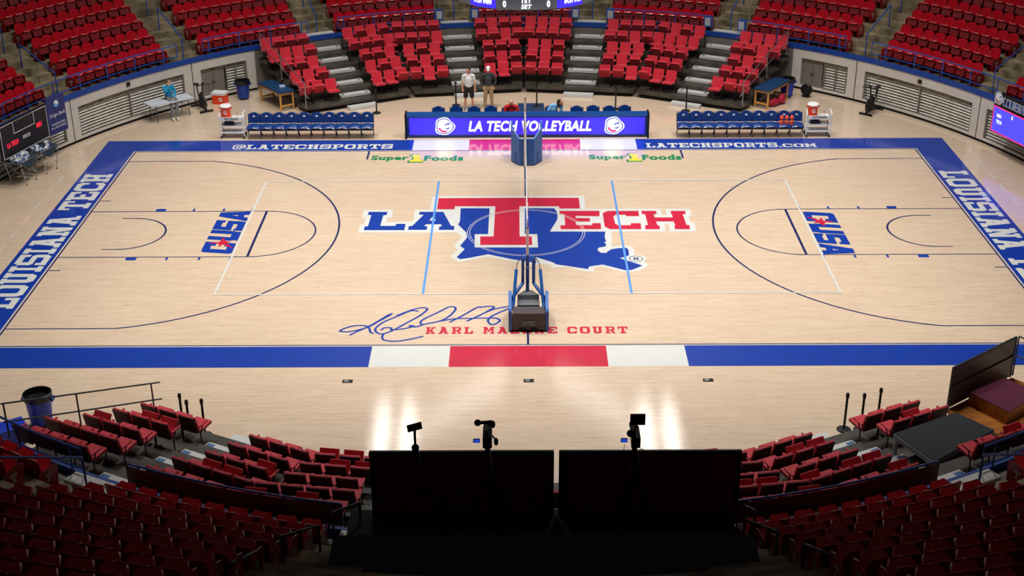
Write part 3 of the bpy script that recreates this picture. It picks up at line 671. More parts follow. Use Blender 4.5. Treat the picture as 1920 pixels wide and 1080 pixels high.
for beta, un in UNITS.items():
    near = beta > 90; rz = facing(beta); base = polar(BD0, beta, 0)
    t = thing('bleacher_platform', f'dark stepped plank platform of the {un}', 'bleacher', base, rz, 'stepped bleacher platforms')
    # local: +Y towards the court, X along the rows; row k lies at Y = -BDD*k
    for k in range(5):
        hw = (BD0+BDD*k)*math.tan(radians(9))-.04
        m = MB(); m.prism([(-hw, 0-BDD*k), (hw, 0-BDD*k), (hw+.13, -BDD*(k+1)), (-hw-.13, -BDD*(k+1))], BZ*(k+1)-.1, BZ*(k+1)); m.build('deck', DECKW, t, bevel=.006)
        if k: 
            m = MB(); m.box((0, -BDD*k-.02, BZ*(k+1)-.17), (2*hw, .02, .2)); m.build('riser', DECKW, t)
    m = MB(); m.box((0, -.35, .08), (2*BD0*math.tan(radians(9))-.4, .5, .16)); m.build('undercarriage', DARK, t)
    for k in range(1, 6):
        m = MB(); m.box((0, -BDD*k+.17, BZ*k+.075), (1.26, .31, .11)); tr = m.build('step_tread', ALU, t, bevel=.01)
        for x in (-.5, .5):
            m = MB(); m.box((x, -BDD*k+.17, BZ*k+.1325), (.12, .1, .004) if not near else (.2, .2, .004)); m.build('step_sticker', BLACKR if not near else STICK, tr)
    b2 = MB(); b2.box((0, 0, .07), (1.22, .34, .14)); o = b2.build('step_box', ALU, None, bevel=.012, loc=polar(BD0-.22, beta), rz=rz)
    tag(o, f'loose grey aluminium step box in front of the {un}', 'step', 'grey step boxes on the floor')
    m = MB(); m.box((0, 0, .105), (1.26, .34, .2)); o = m.build('step_box', ALU, None, bevel=.01, loc=polar(19.13, beta, 1.722), rz=rz); tag(o, f'grey aluminium step at the stand edge behind the {un}', 'step', 'steps at the stand edge')
    for k in range(5):
        nper = 3 if k < 3 else 4; pit = .55 if k < 3 else .525
        for side in (-1, 1):
            for i in range(nper):
                # picture order: left block then right block, each counted from the left
                xs = side*(.72+pit*(i+.5)+(.07*k if k < 3 else -.02+.05*(k-3)))
                # local +X is picture-left for far units, picture-right for near units
                pic_left = (xs > 0) != near
                order = (nper-1-i) if pic_left else i
                lp = Vector((xs, -BDD*k-.62, BZ*(k+1)))
                wp = Matrix.Rotation(rz, 3, 'Z') @ lp + base
                vis = [proj(wp.x+dx, wp.y, wp.z+dz) for dx in (-.25, .25) for dz in (.1, .85)]
                if not any(-5 < x < 1925 and -5 < y < 1085 for x, y in vis): continue
                if 700 < vis[1][0] < 1378 and 700 < vis[3][0] < 1378 and vis[1][1] > 860 and not 1030 < (vis[1][0]+vis[3][0])/2 < 1062: continue
                # places given to the grey camera deck and wooden stage on the near right
                if beta == 153 and side == (1 if near else -1) and not (k < 2 or k == 4): continue
                src = chO if random.random() < (.35 if not near else .8) else chC
                half = 'left' if pic_left else 'right'
                place(src, wp, rz, f'red padded chair, {ORD[order]} of {half} block, {ORD[k]} row, {un}', 'red padded chairs of the '+un)
for o in (chO, chC): delete_tree(o)
# pipe rails on the outer ends of the bleachers
def side_rail(beta, sgn, label, mt=STEEL):
    P = lambda D, z: polar(D, beta, z)
    t = thing('end_rail', label, 'railing', P(14.75, .27), 0, 'pipe rails at the bleacher ends'); T = -t.location
    D = (14.8, 16.8, 18.55); zb = (.27, .93, 1.5)
    for d, zz in zip(D, zb): m = MB(); m.tube([P(d, zz)+T, P(d, zz+.95)+T], .02); m.box(P(d, zz+.01)+T, (.12, .12, .02)); m.build('post', mt, t, smooth=True)
    for h, nm in ((.95, 'top_rail'), (.5, 'lower_rail')): m = MB(); m.tube([P(14.55, .2+h)+T, P(16.8, .93+h)+T, P(18.6, 1.52+h)+T], .02); m.build(nm, mt, t, smooth=True)
side_rail(-35.7, 1, 'steel pipe rail at the left end of the far bleachers'); side_rail(35.7, 1, 'steel pipe rail at the right end of the far bleachers')
side_rail(217, 1, 'grey pipe rail beside the near blue trash can', CHAIRG)

# ------------------------------------------------------------------ posts on the floor
def stanchion(p, label, h=1.0):
    t = thing('stanchion', label, 'post', p, 0, 'black belt posts'); m = MB(); m.lathe([(.17, 0), (.17, .02), (.1, .05), (.03, .06)]); m.build('base', BLACKR, t, smooth=True)
    m = MB(); m.lathe([(.03, .05), (.03, h-.1)], seg=12); m.build('pole', BLACKM, t, smooth=True)
    m = MB(); m.lathe([(.035, h-.12), (.042, h-.1), (.042, h-.02), (.03, h)], seg=12); m.build('belt_head', BLACKR, t, smooth=True)
for p, l in (((-5.86, 12.05), 'black belt post before the far leftmost bleacher, right of ten blue chairs'), ((-2.74, 12.98), 'black belt post beside the man in white polo'), ((.51, 12.75), 'black belt post on the small navy mat'),
             ((3.65, 12.41), 'black belt post behind right half of the scorers table'), ((6.44, 12.17), 'black belt post behind the leftmost blue chair of right bench')):
    stanchion((p[0], p[1], 0), l)
for p, l in (((-8.25, -11.9), 'leftmost of three black posts at near left bleacher corner'), ((-8.02, -12.2), 'middle of three black posts at near left bleacher corner'), ((-7.68, -12.15), 'rightmost of three black posts at near left bleacher corner'),
             ((7.46, -11.98), 'leftmost of three black posts at near right bleacher corner'), ((7.85, -12.0), 'middle of three black posts at near right bleacher corner'), ((8.3, -11.75), 'rightmost of three black posts at near right bleacher corner')):
    stanchion((p[0], p[1], 0), l)
m = MB(); m.box((0, 0, .01), (1.05, 1.0, .02)); o = m.build('floor_mat', mat('navy_mat', '12305A', rough=.8), loc=(.28, 12.7, 0), bevel=.004)
tag(o, 'small square navy mat under a black post behind the scorers table', 'mat')

# ------------------------------------------------------------------ scorers table with led front
def led_emblem(mb, fn, u, v, s):
    """plain rounded club emblem: white shape, blue outline, red band"""
    def blob(r, k, dz, idx):
        mb.cur = idx; pts = []
        for i in range(28):
            a = 2*pi*i/28; rr = r*(1+.07*cos(3*a+.5)+.05*cos(5*a)); pts.append(fn(u+rr*s*cos(a)*1.05, v+rr*s*sin(a), dz))
        mb.face(pts)
    blob(.56, 0, .003, 1); blob(.5, 0, .004, 2); blob(.44, 0, .005, 1)
    mb.cur = 3; P = [];  N = 10
    for i in range(N+1): a = radians(195+100*i/N); P.append((.40*cos(a), .40*sin(a)))
    for i in range(N, -1, -1): a = radians(195+100*i/N); P.append((.27*cos(a), .27*sin(a)))
    mb.face([fn(u+x*s, v+y*s, .006) for x, y in P])
    mb.cur = 2; mb.face([fn(u+x*s, v+y*s, .006) for x, y in [(.0, .1), (.2, .22), (.36, .18), (.3, .1), (.16, .12), (.06, .02)]])
    mb.face([fn(u+x*s, v+y*s, .006) for x, y in [(.02, -.12), (.2, -.1), (.36, -.02), (.3, -.14), (.14, -.2)]])
t = thing('scorers_table', 'long blue scorers table with glowing purple-blue screen front', 'table', (.09, 9.02, 0))
m = MB(); m.box((0, .2, .43), (9.05, .3, .8)); m.build('cabinet', mat('table_blue', '0D3F86', rough=.4, coat=.2), t, bevel=.01)
m = MB(); m.box((0, .2, .86), (9.1, .42, .05), rx=.12); m.build('tabletop', mat('table_top_blue', '10407E', rough=.35), t, bevel=.01)
m = MB(); m.box((0, .035, .46), (8.85, .05, .66)); m.build('screen', LEDB, t)
m = MB()
for x in (-4.55, 4.55): m.box((x, .15, .48), (.06, .55, .96))
m.build('end_panel', BLACKM, t)
tf = frame((-4.42, .0, .14), (1, 0, 0), (0, 0, 1)); m = MB(); m.cur = 1
text(m, 'LA TECH VOLLEYBALL', lambda u, v: tf(u, v, .012), 4.62, .42, bold=.035, shear=.2, u0=2.22, v0=.12)
led_emblem(m, lambda u, v, w: tf(u, v, .012+w), 1.32, .33, .62); led_emblem(m, lambda u, v, w: tf(u, v, .012+w), 7.68, .33, .62)
m.build('screen_graphics', [LEDB, LEDW, LEDN, LEDP], t, recalc=False)

# ------------------------------------------------------------------ blue folding chairs
def make_bench_chair(mark=True):
    t = thing('folding_chair', 'blue chair', 'chair')
    b = MB(); g = []
    for i in range(7):
        tt = i/6; g.append([(s*.235*(1-(.0 if tt < .5 else .34*((tt-.5)*2)**2.5)), -.07*tt-.02*(1-s*s), .52+.40*tt-(.05*abs(s)**3 if i == 6 else 0)) for s in (-1, -.6, -.2, .2, .6, 1)])
    b.sheet(g, .045); bk = b.build('backrest', CHAIRB, t, smooth=True)
    if mark: k = MB(); k.face([(.06, .052, .78), (-.06, .052, .78), (0, .036, .85)]); k.build('triangle_mark', WHITEP, bk, recalc=False)
    s = MB(); g = [[(x*(.23-.02*u), .03+.42*u, .43+.045*(1-x*x)+.02*sin(pi*u)-(.04 if u in (0, 1) else 0)) for x in (-1, -.6, 0, .6, 1)] for u in (0, .1, .5, .9, 1)]
    s.sheet(g, -.05); s.build('seat', CHAIRB, t, smooth=True)
    for k in (-1, 1):
        m = MB(); m.tube([(k*.235, -.09, .88), (k*.235, .02, .48), (k*.235, .36, .01)], .014, 6); m.build('front_leg', CHAIRG, t)
        m = MB(); m.tube([(k*.225, .34, .42), (k*.225, -.05, .01)], .014, 6); m.build('rear_leg', CHAIRG, t)
    m = MB(); m.box((0, .2, .36), (.44, .3, .08)); m.build('seat_frame', BLACKM, t)
    m = MB(); m.tube([(-.235, .3, .1), (.235, .3, .1)], .01, 6); m.build('stretcher', CHAIRG, t)
    return t
bc = make_bench_chair(); KIDS.update({o.name: list(o.children) for o in [bc]+list(bc.children)})
for i in range(10):
    place(bc, (-10.2+.474*i, 9.35, 0), pi, f'blue padded folding chair, {ORD[i]} from left in the left courtside bench', 'blue chairs of the left courtside bench')
    place(bc, (5.98+.472*i, 9.3, 0), pi, f'blue padded folding chair, {ORD[i]} from left in the right courtside bench', 'blue chairs of the right courtside bench')
delete_tree(bc); bc = make_bench_chair(False); KIDS.update({o.name: list(o.children) for o in [bc]+list(bc.children)})
for i, x in enumerate((-3.28, -2.6, -1.92, -1.28, -.62, 1.02, 2.0, 2.62, 3.24, 3.83)):
    place(bc, (x, 9.98+.07*(i % 2), 0), pi + random.uniform(-.1, .1), f'blue folding chair, {ORD[i]} from left behind the scorers table', 'blue chairs behind the scorers table')
delete_tree(bc)

# ------------------------------------------------------------------ volleyball net
t = thing('net_pad', 'blue wrap-around pad at the far net post', 'pad', (.06, 6.0, 0))
m = MB(); pl = [(-.27, -.03), (.27, -.03), (.56, .42), (.56, 1.15)]
th = .07
for a, b, zt0, zt1 in (((-.27, 0), (.27, 0), 1.0, 1.0), ((.27, 0), (.56, .45), 1.0, 1.28), ((-.56, .45), (-.27, 0), 1.28, 1.0), ((.56, .45), (.56, 1.2), 1.28, 1.28), ((-.56, 1.2), (-.56, .45), 1.28, 1.28)):
    a3, b3 = Vector((*a, 0)), Vector((*b, 0)); d = (b3-a3).normalized(); nn = Vector((-d.y, d.x, 0))*th
    vs = [a3+Vector((0, 0, .03)), b3+Vector((0, 0, .03)), b3+nn+Vector((0, 0, .03)), a3+nn+Vector((0, 0, .03)), a3+Vector((0, 0, zt0)), b3+Vector((0, 0, zt1)), b3+nn+Vector((0, 0, zt1)), a3+nn+Vector((0, 0, zt0))]
    m.add(vs, [(0, 3, 2, 1), (4, 5, 6, 7), (0, 1, 5, 4), (1, 2, 6, 5), (2, 3, 7, 6), (3, 0, 4, 7)])
m.build('padding', PADB, t, bevel=.01)
m = MB(); m.box((0, .62, .25), (.8, .9, .44)); m.build('weight_box', BLACKM, t)
def net_post(y, label):
    t = thing('net_post', label, 'post', (0, y, 0), 0, 'steel net posts'); m = MB(); m.lathe([(.05, .02), (.05, 1.7)], seg=14); m.build('lower_tube', PADB if y < 0 else STEEL, t, smooth=True)
    m = MB(); m.lathe([(.038, 1.65), (.038, 2.48), (.045, 2.5), (.03, 2.54)], seg=14); m.build('upper_tube', STEEL, t, smooth=True)
    m = MB(); m.tube([(-.06, -.02, 1.28), (-.1, -.06, 1.34), (0, -.1, 1.36), (.1, -.06, 1.34), (.06, -.02, 1.28)], .008); m.build('winch', STEEL, t)
net_post(-5.55, 'steel net post in the near wheeled base'); net_post(5.9, 'steel net post behind the far blue pad')
t = thing('volleyball_net', 'volleyball net stretched across mid court, seen edge-on', 'net', (0, 0, 1.43))
m = MB(); N = 60; zz = [0, .1, .2, .3, .4, .5, .6, .7, .8, .9, 1.0]
for k in range(10): m.box((0, 0, .03+.1*k), (.003, 9.2, .004))
for i in range(93): m.box((0, -4.6+i*.1, .5), (.003, .004, .98))
m.build('mesh', BLACKM, t)
m = MB(); m.box((0, 0, .965), (.022, 9.5, .07)); m.build('top_tape', WHITEP, t)
m = MB(); m.box((0, 0, .02), (.018, 9.5, .045)); m.build('bottom_tape', WHITEP, t)
for s in (-1, 1):
    m = MB(); m.box((0, s*4.5, .5), (.016, .05, 1.0)); m.build('side_band', WHITEP, t)
    m = MB(); m.tube([(0, s*4.75, .97), (0, s*5.5, .99)], .006, 6); m.tube([(0, s*4.75, .03), (0, s*5.5, .0)], .006, 6); m.build('net_cable', STEEL, t)
for s in (-1, 1):
    a = MB()
    for k in range(9): a.cur = k % 2; a.tube([(0, s*4.5, .02+.2*k), (0, s*4.5, .22+.2*k)], .009, 8)
    o = a.build('net_antenna', [WHITEP, mat('antenna_red', 'D0142C', rough=.4)], loc=(.02, 0, 1.4)); tag(o, f'red and white striped antenna at the {"far" if s > 0 else "near"} end of the net', 'antenna')
# near wheeled base
t = thing('portable_net_stand', 'wheeled black and blue net base standing on the near court name', 'net stand', (.02, -5.55, 0))
for k in (-1, 1):
    m = MB(); m.prism([(-1.34, .04), (-.35, .04), (-.2, .35), (-.45, .72), (-.62, .9), (-1.28, .66), (-1.34, .6)], k*.5-.045, k*.5+.045, lambda x, y, z: (z, x, y)); m.build('side_pad', PADB, t, bevel=.012)
m = MB(); m.box((0, -1.1, .3), (.88, .44, .5)); bx = m.build('weight_box', mat('weight_grey', '4A4142', rough=.5, var=.1), t, bevel=.01)
m = MB(); m.box((0, -1.335, .26), (.34, .03, .12)); m.build('handle_pad', mat('plate_grey', '5A5C60', rough=.4), bx)
m = MB()
for x in (-.16, .16): m.box((x, -1.325, .1), (.18, .012, .06))
m.build('slot', DARK, bx)
m = MB(); m.box((0, -.65, .12), (.84, .6, .1)); m.build('tray', BLACKM, t)
m = MB(); m.box((0, -.42, .42), (.62, .34, .06)); m.prism([(-.3, -.25), (.3, -.25), (.1, .05), (-.1, .05)], .42, .6); m.build('grey_cover', mat('steel_cover', '8C8F92', rough=.35, metal=.5), t, bevel=.008)
m = MB()
for k in (-1, 1): m.tube([(k*.43, -.9, .5), (k*.43, -.45, .62), (k*.15, -.02, .85), (k*.15, -.02, 1.62)], .05, 10)
m.build('frame_bars', PADB, t, smooth=True)
m = MB()
for k in (-1, 1): m.tube([(k*.42, -.75, .45), (k*.33, -.1, 1.3)], .045, 10)
m.build('brace_pads', PADB, t, smooth=True)
m = MB()
for k in (-1, 1): m.tube([(k*.33, -.1, 1.28), (k*.3, -.06, 1.48), (k*.16, -.02, 1.68)], .013, 6)
m.build('hooked_rods', STEEL, t, smooth=True)
for x in (-.38, .38):
    for y in (-1.22, -.3): m = MB(); m.lathe([(.05, -.02), (.05, .02)], (x, y, .05), 12, Vector((1, 0, 0))); m.build('wheel', BLACKR, t)
for x, l in ((-4.6, 'left'), (0, 'middle'), (4.55, 'right')):
    t = thing('floor_plate', f'{l} small black and chrome floor plate below the painted border', 'plate', (x, -9.57, 0), 0, 'floor plates')
    m = MB(); m.box((0, 0, .004), (.26, .16, .008)); m.build('plate', BLACKM, t); m = MB(); m.box((-.03, 0, .011), (.12, .09, .008)); m.build('lid', STEEL, t, bevel=.002)

for b, z_, l in ((-54.2, 1.55, 'left'), (54.0, 1.5, 'right')):
    m = MB(); m.box((0, 0, 0), (.16, .05, .14)); o = m.build('wall_box', BLACKM, loc=polar(RW-.03, b, z_), rz=facing(b), bevel=.008); tag(o, f'small dark square box on the {l} white wall above the long vent', 'wall box')
# ------------------------------------------------------------------ hanging scoreboard
SBX, SBY, SBR, SBZ = 0, 0, 2.2, 7.62
t = thing('hanging_scoreboard', 'round hanging scoreboard with glowing lower ring', 'scoreboard', (0, 0, SBZ))
m = MB(); m.lathe([(1.7, .0), (SBR-.05, .0), (SBR-.02, .05), (SBR-.02, 1.0), (SBR+.5, 1.3), (SBR+.5, 3.6), (1.5, 4.2)], seg=64); m.build('housing', BLACKM, t)
m = MB(); 
def ringf(a0, a1, z0, z1, r, mb, n):
    for i in range(n):
        b0 = a0+(a1-a0)*i/n; b1 = a0+(a1-a0)*(i+1)/n
        mb.face([(r*sin(b), -r*cos(b), zz) for b, zz in ((b0, z0), (b1, z0), (b1, z1), (b0, z1))])
m.cur = 0; ringf(-.40, .40, .04, 1.0, SBR, m, 12)
m.cur = 1; ringf(-.80, -.40, .04, 1.0, SBR, m, 8); ringf(.40, .80, .04, 1.0, SBR, m, 8)
m.cur = 0; ringf(.8, 2*pi-.8, .04, 1.0, SBR, m, 48)
m.build('led_ring', [LEDG, LEDB], t, recalc=False)
m = MB(); cyl = lambda c, z0: (lambda u, v: ((SBR+.006)*sin(c+u/SBR), -(SBR+.006)*cos(c+u/SBR), z0+v))
text(m, 'SET', cyl(0, 0), .3, .13, bold=.04, shear=.2, u0=-.15, v0=.07); text(m, '1ST', cyl(0, 0), .27, .12, bold=.04, u0=-.13, v0=.23)
for x in (-.78, .78): text(m, '0', cyl(0, 0), .1, .19, bold=.04, u0=x-.43 if x < 0 else x+.33, v0=.17)
for x in (-.62, .62): text(m, '0', cyl(0, 0), .1, .19, bold=.04, u0=x-.05, v0=.1)
for x in (-1.62, 1.62-.52): text(m, 'WON WON', cyl(0, 0), .62, .16, bold=.04, shear=.2, u0=x, v0=.14)
m.build('ring_digits', LEDW, t, recalc=False)
m = MB()
for a in range(4): m.tube([(1.4*cos(a*pi/2+.7), 1.4*sin(a*pi/2+.7), 4.0), (1.4*cos(a*pi/2+.7), 1.4*sin(a*pi/2+.7), 14.3)], .02, 6)
m.build('hanging_cable', BLACKM, t)

# ------------------------------------------------------------------ wall boards
def wall_frame(b0, b1, r, z0): a = polar(r, b0, z0); c = polar(r, b1, z0); return a, (c-a), (c-a).length
p0, du, Lb = wall_frame(-77.2, -68.75, 18.3, .95)
rz = atan2(du.y, du.x)
t = thing('score_panel', 'black wall score panel with red team names and white outlines', 'scoreboard', p0, rz)
H = 1.22; L = Lb; LC = lambda u, v, w=0: (u, -.03-w, v)
m = MB(); m.box((L/2, .02, H/2), (L, .1, H)); m.build('panel', mat('panel_black', '0C0D12', rough=.4), t, bevel=.01)
m = MB()
def rect_out(mb, u0, v0, u1, v1, w): 
    for a in ((u0, v0, u1, v0+w), (u0, v1-w, u1, v1), (u0, v0, u0+w, v1), (u1-w, v0, u1, v1)): mb.face([LC(*q, .002) for q in Rc(*a)])
rect_out(m, .04, .03, L-.02, H-.03, .025); rect_out(m, .75, .75, 1.95, H-.03, .025)
text(m, 'PERIOD', lambda u, v: LC(u, v, .003), .42, .13, bold=.02, u0=1.2, v0=.42)
m.build('white_outline', WHITEP, t, recalc=False)
m = MB(); text(m, 'LA TECH', lambda u, v: LC(u, v, .003), .62, .18, bold=.03, u0=.3, v0=.36); text(m, 'NSU', lambda u, v: LC(u, v, .003), .3, .18, bold=.03, u0=2.02, v0=.55)
m.build('led_names', LEDR, t, recalc=False)
p0, du, Lb = wall_frame(-68.6, -65.6, 18.3, .95); rz = atan2(du.y, du.x)
t = thing('sponsor_banner', 'navy sponsor banner with round white-blue emblem beside black score panel', 'banner', p0, rz); L = Lb; H = 1.35
m = MB(); m.box((L/2, .02, H/2), (L, .06, H)); m.build('panel', mat('banner_navy', '2A3270', rough=.5), t)
m = MB(); text(m, 'Origin Bank', lambda u, v: LC(u, v, .004), .84, .17, bold=.0, u0=.06, v0=.6)
text(m, 'THE OFFICIAL BANK', lambda u, v: LC(u, v, .004), .74, .08, bold=.01, u0=.1, v0=.33); text(m, 'OF LA TECH ATHLETICS', lambda u, v: LC(u, v, .004), .78, .08, bold=.01, u0=.08, v0=.2)
m.face([LC(.48+.13*cos(i*pi/12), 1.08+.13*sin(i*pi/12), .002) for i in range(24)])
m.build('banner_lettering', WHITEP, t, recalc=False)
m = MB(); m.face([LC(.48, 1.08, .006)]+[LC(.48+.13*cos(radians(a)), 1.08+.13*sin(radians(a)), .006) for a in range(200, 341, 10)]); m.face([LC(.48, 1.08, .006)]+[LC(.48+.13*cos(radians(a)), 1.08+.13*sin(radians(a)), .006) for a in range(150, 201, 10)])
m.build('emblem_shade', P_SKY, t, recalc=False)
p0, du, Lb = wall_frame(67, 76.5, 18.3, .88); rz = atan2(du.y, du.x)
t = thing('wall_screen', 'glowing blue wall screen with pink edge and dark header', 'screen', p0, rz); L = Lb; H = .96
m = MB(); m.box((L/2, .05, H/2), (L+.06, .14, H+.06)); m.build('housing', BLACKM, t)
m = MB(); m.face([LC(*q, 0) for q in Rc(0, 0, L, H)]); m.build('pink_edge', LEDP, t, recalc=False)
m = MB(); m.face([LC(*q, .002) for q in Rc(.05, .05, L, H-.05)]); m.build('picture', mat('led_violet', '4A48F0', emit=.95, rough=.6), t, recalc=False)
m = MB(); text(m, 'NSU', lambda u, v: LC(u, v, .004), .24, .13, bold=.03, u0=.25, v0=.58); text(m, 'TECH', lambda u, v: LC(u, v, .004), .3, .13, bold=.03, u0=.25, v0=.36); text(m, '1', lambda u, v: LC(u, v, .004), .06, .13, bold=.03, u0=1.05, v0=.72)
m.build('screen_text', LEDW, t, recalc=False)
m = MB(); m.box((L/2+.1, .05, H+.27), (L-.2, .1, .46)); m.build('header', mat('header_black', '08090C', rough=.3), t, bevel=.01)
m = MB((0, -.0002, 0)); m.cur = 0; slab(m, 'LOUISIANA TECH', lambda u, v: LC(.5+u, H+.13+v, .006), 2.4, .26, extra=.018)
m.cur = 4; slab(m, 'LOUISIANA TECH', lambda u, v: LC(.5+u, H+.13+v, .010), 2.4, .26, extra=-.004)
m.build('header_lettering', [WHITEP, WHITEP, BLUED, REDP, BLUED], t, recalc=False)
m = MB(); led_emblem(m, lambda u, v, w: LC(u, v, w), .22, H+.3, .42); m.build('header_emblem', [WHITEP, WHITEP, BLUED, REDP], t, recalc=False)

# ------------------------------------------------------------------ carts, coolers, bottles
def utility_cart(p, label):
    t = thing('utility_cart', label, 'cart', p, 0, 'white drink carts')
    m = MB()
    for zz in (.22, .48, .74): m.box((0, .2, zz), (.86, .5, .03))
    m.build('shelves', WHITEP, t, bevel=.006)
    m = MB(); m.box((0, -.06, .78), (.86, .02, .14)); fr = m.build('front_board', WHITEP, t, bevel=.004)
    m = MB(); text(m, 'GATORADE', lambda u, v: (u, -.072, v), .52, .085, bold=.03, u0=-.26, v0=.745); m.build('lettering', BLACKM, fr, recalc=False)
    for x in (-.45, .45):
        m = MB(); m.tube([(x, -.05, .1), (x, -.05, .9), (x, .05, .98), (x, .35, .98), (x, .45, .9), (x, .45, .1)], .022, 8); m.build('side_frame', WHITEP, t, smooth=True)
    for x in (-.42, .42):
        for y in (-.02, .42): m = MB(); m.lathe([(.06, -.02), (.06, .02)], (x, y, .06), 14, Vector((1, 0, 0))); m.build('wheel', BLACKR, t)
    return t
def cooler(p, label):
    t = thing('drink_cooler', label, 'cooler', p, 0, 'orange drink coolers on the carts')
    m = MB(); m.lathe([(.19, 0), (.2, .02), (.17, .16), (.185, .34), (.21, .44)], seg=24); b = m.build('tank', ORANGE, t, smooth=True)
    m = MB(); m.lathe([(.215, .43), (.22, .46), (.19, .5), (.02, .51)], seg=24); m.build('lid', WHITEP, t, smooth=True)
    for k in (-1, 1): m = MB(); m.box((k*.225, 0, .38), (.05, .06, .04)); m.build('side_handle', ORANGE, t)
    m = MB(); fn = lambda u, v: ((.19)*sin(u/.19), -.19*cos(u/.19), v); text(m, 'G', fn, .12, .16, bold=.05, u0=-.06, v0=.17); m.build('letter_mark', WHITEP, b, recalc=False)
for side, x, y in (('left', -11.02, 9.1), ('right', 11.03, 9.0)):
    utility_cart((x, y, 0), f'white wheeled drink cart beside the {side} courtside bench')
    cooler((x-.22, y+.2, .755), f'orange drink cooler with white lid on the {side} white cart')
    t = thing('hand_sanitizer', f'small clear pump bottle on top of the {side} white cart', 'bottle', (x+.2, y+.15, .755)); m = MB(); m.lathe([(.035, 0), (.035, .12), (.015, .15)], seg=10); m.build('bottle', WHITEP, t, smooth=True); m = MB(); m.lathe([(.015, .15), (.012, .2)], seg=8); m.box((0, -.02, .2), (.02, .06, .015)); m.build('pump', BLACKM, t)
    m = MB(); m.box((0, 0, .07), (.34, .2, .14)); m.box((0, 0, .15), (.2, .12, .03)); o = m.build('kit_bag', mat('kit_navy', '1A2536', rough=.7), loc=(x-.12, y+.12, .495), bevel=.015); tag(o, f'small dark kit bag on the middle shelf of the {side} cart', 'bag')
    m = MB(); m.box((0, 0, .04), (.16, .16, .08)); o = m.build('towel_stack', WHITEP, loc=(x+.22, y+.14, .495), bevel=.012); tag(o, f'small folded white towel stack on the {side} cart shelf', 'towel')
t = thing('chest_cooler', 'boxy orange chest cooler with white lid on floor behind left cart', 'cooler', (-12.35, 13.45, 0), -.2)
m = MB(); m.prism([(-.26, -.2), (.26, -.2), (.28, .2), (-.28, .2)], 0, .38); b = m.build('body', ORANGE, t, bevel=.02); m = MB(); m.box((0, 0, .43), (.58, .43, .11)); m.build('lid', WHITEP, t, bevel=.025)
m = MB(); text(m, 'G', lambda u, v: (u, -.207, v), .16, .18, bold=.05, u0=.02, v0=.12); m.build('letter_mark', WHITEP, b, recalc=False)
for i in range(3):
    t = thing('bottle_carrier', f'orange drink bottle group, {ORD[i]} from left on the right bench chairs', 'bottles', (9.63+.19*i+.0, 9.0, .5), 0, 'orange bottles on the blue chairs')
    m = MB(); m.lathe([(.075, 0), (.08, .02), (.08, .14), (.06, .16)], seg=12); m.build('lower_body', mat('bottle_coral', 'F4512C', rough=.4), t, smooth=True)
    m = MB(); m.lathe([(.06, .15), (.062, .22)], seg=12); m.build('green_band', mat('bottle_green', '3C5A44', rough=.5), t, smooth=True)
    m = MB(); m.lathe([(.07, .22), (.075, .27), (.05, .33), (.02, .35)], seg=12); m.build('cap', mat('bottle_coral', 'F4512C'), t, smooth=True)

# ------------------------------------------------------------------ cans, tables, bikes
def trash_can(p, label, h=.8, r=.28, mt=CANN, sc=1.0):
    t = thing('trash_can', label, 'trash can', p, 0, 'blue trash cans'); m = MB(); m.lathe([(r*.82, .08), (r, h-.1), (r*1.07, h-.1), (r*1.07, h-.02), (r*.97, h-.02), (r*.93, h-.1), (r*.74, .12)], seg=28); m.build('barrel', mt, t, smooth=True)
    m = MB(); m.lathe([(r*1.09, h-.14), (r*1.1, h), (r*.98, h+.01), (r*.9, h-.12), (r*.7, h-.5)], seg=28); m.build('liner', BAGB, t, smooth=True)
    for k in (-1, 1): m = MB(); m.box((k*r*1.12, 0, h-.15), (.07, .16, .09)); m.build('handle', mt, t, bevel=.01)
    for a in range(4): m = MB(); m.lathe([(.035, -.015), (.035, .015)], (r*.6*cos(a*pi/2+.7), r*.6*sin(a*pi/2+.7), .036), 10, Vector((1, 0, 0))); m.build('caster', BLACKR, t)
trash_can((-11.5, 14.0, 0), 'navy blue trash can with black liner by the left wall'); trash_can((10.75, 13.95, 0), 'blue trash can behind the right training table', mt=CANB)
trash_can((-11.72, -11.6, 0), 'blue trash can with black liner at the near left', h=.86, r=.31, mt=CANB)
def training_table(p, rz, label):
    t = thing('training_table', label, 'table', p, rz, 'wooden training tables'); m = MB(); m.box((0, 0, .77), (.68, 1.85, .08)); m.build('padded_top', TABN, t, bevel=.02)
    for x in (-.28, .28):
        for y in (-.84, .84): m = MB(); m.box((x, y, .37), (.06, .06, .72)); m.build('leg', TIMB, t, bevel=.004)
    m = MB()
    for x in (-.28, .28): m.box((x, 0, .68), (.03, 1.7, .09))
    for y in (-.84, .84): m.box((0, y, .68), (.56, .03, .09)); m.box((0, y, .2), (.52, .03, .07))
    m.build('timber_rails', TIMB, t, bevel=.003)
training_table((-9.98, 13.15, 0), radians(37), 'blue-topped wooden training table left of the far bleachers'); training_table((9.98, 13.15, 0), radians(-37), 'blue-topped wooden training table right of the far bleachers')
m = MB(); m.box((0, 0, .04), (.22, .14, .08)); o = m.build('tissue_box', mat('tissue_blue', 'B8C4DC', rough=.6), loc=(-9.7, 12.95, .81), rz=.4, bevel=.005); tag(o, 'small pale box on the left blue training table', 'box')
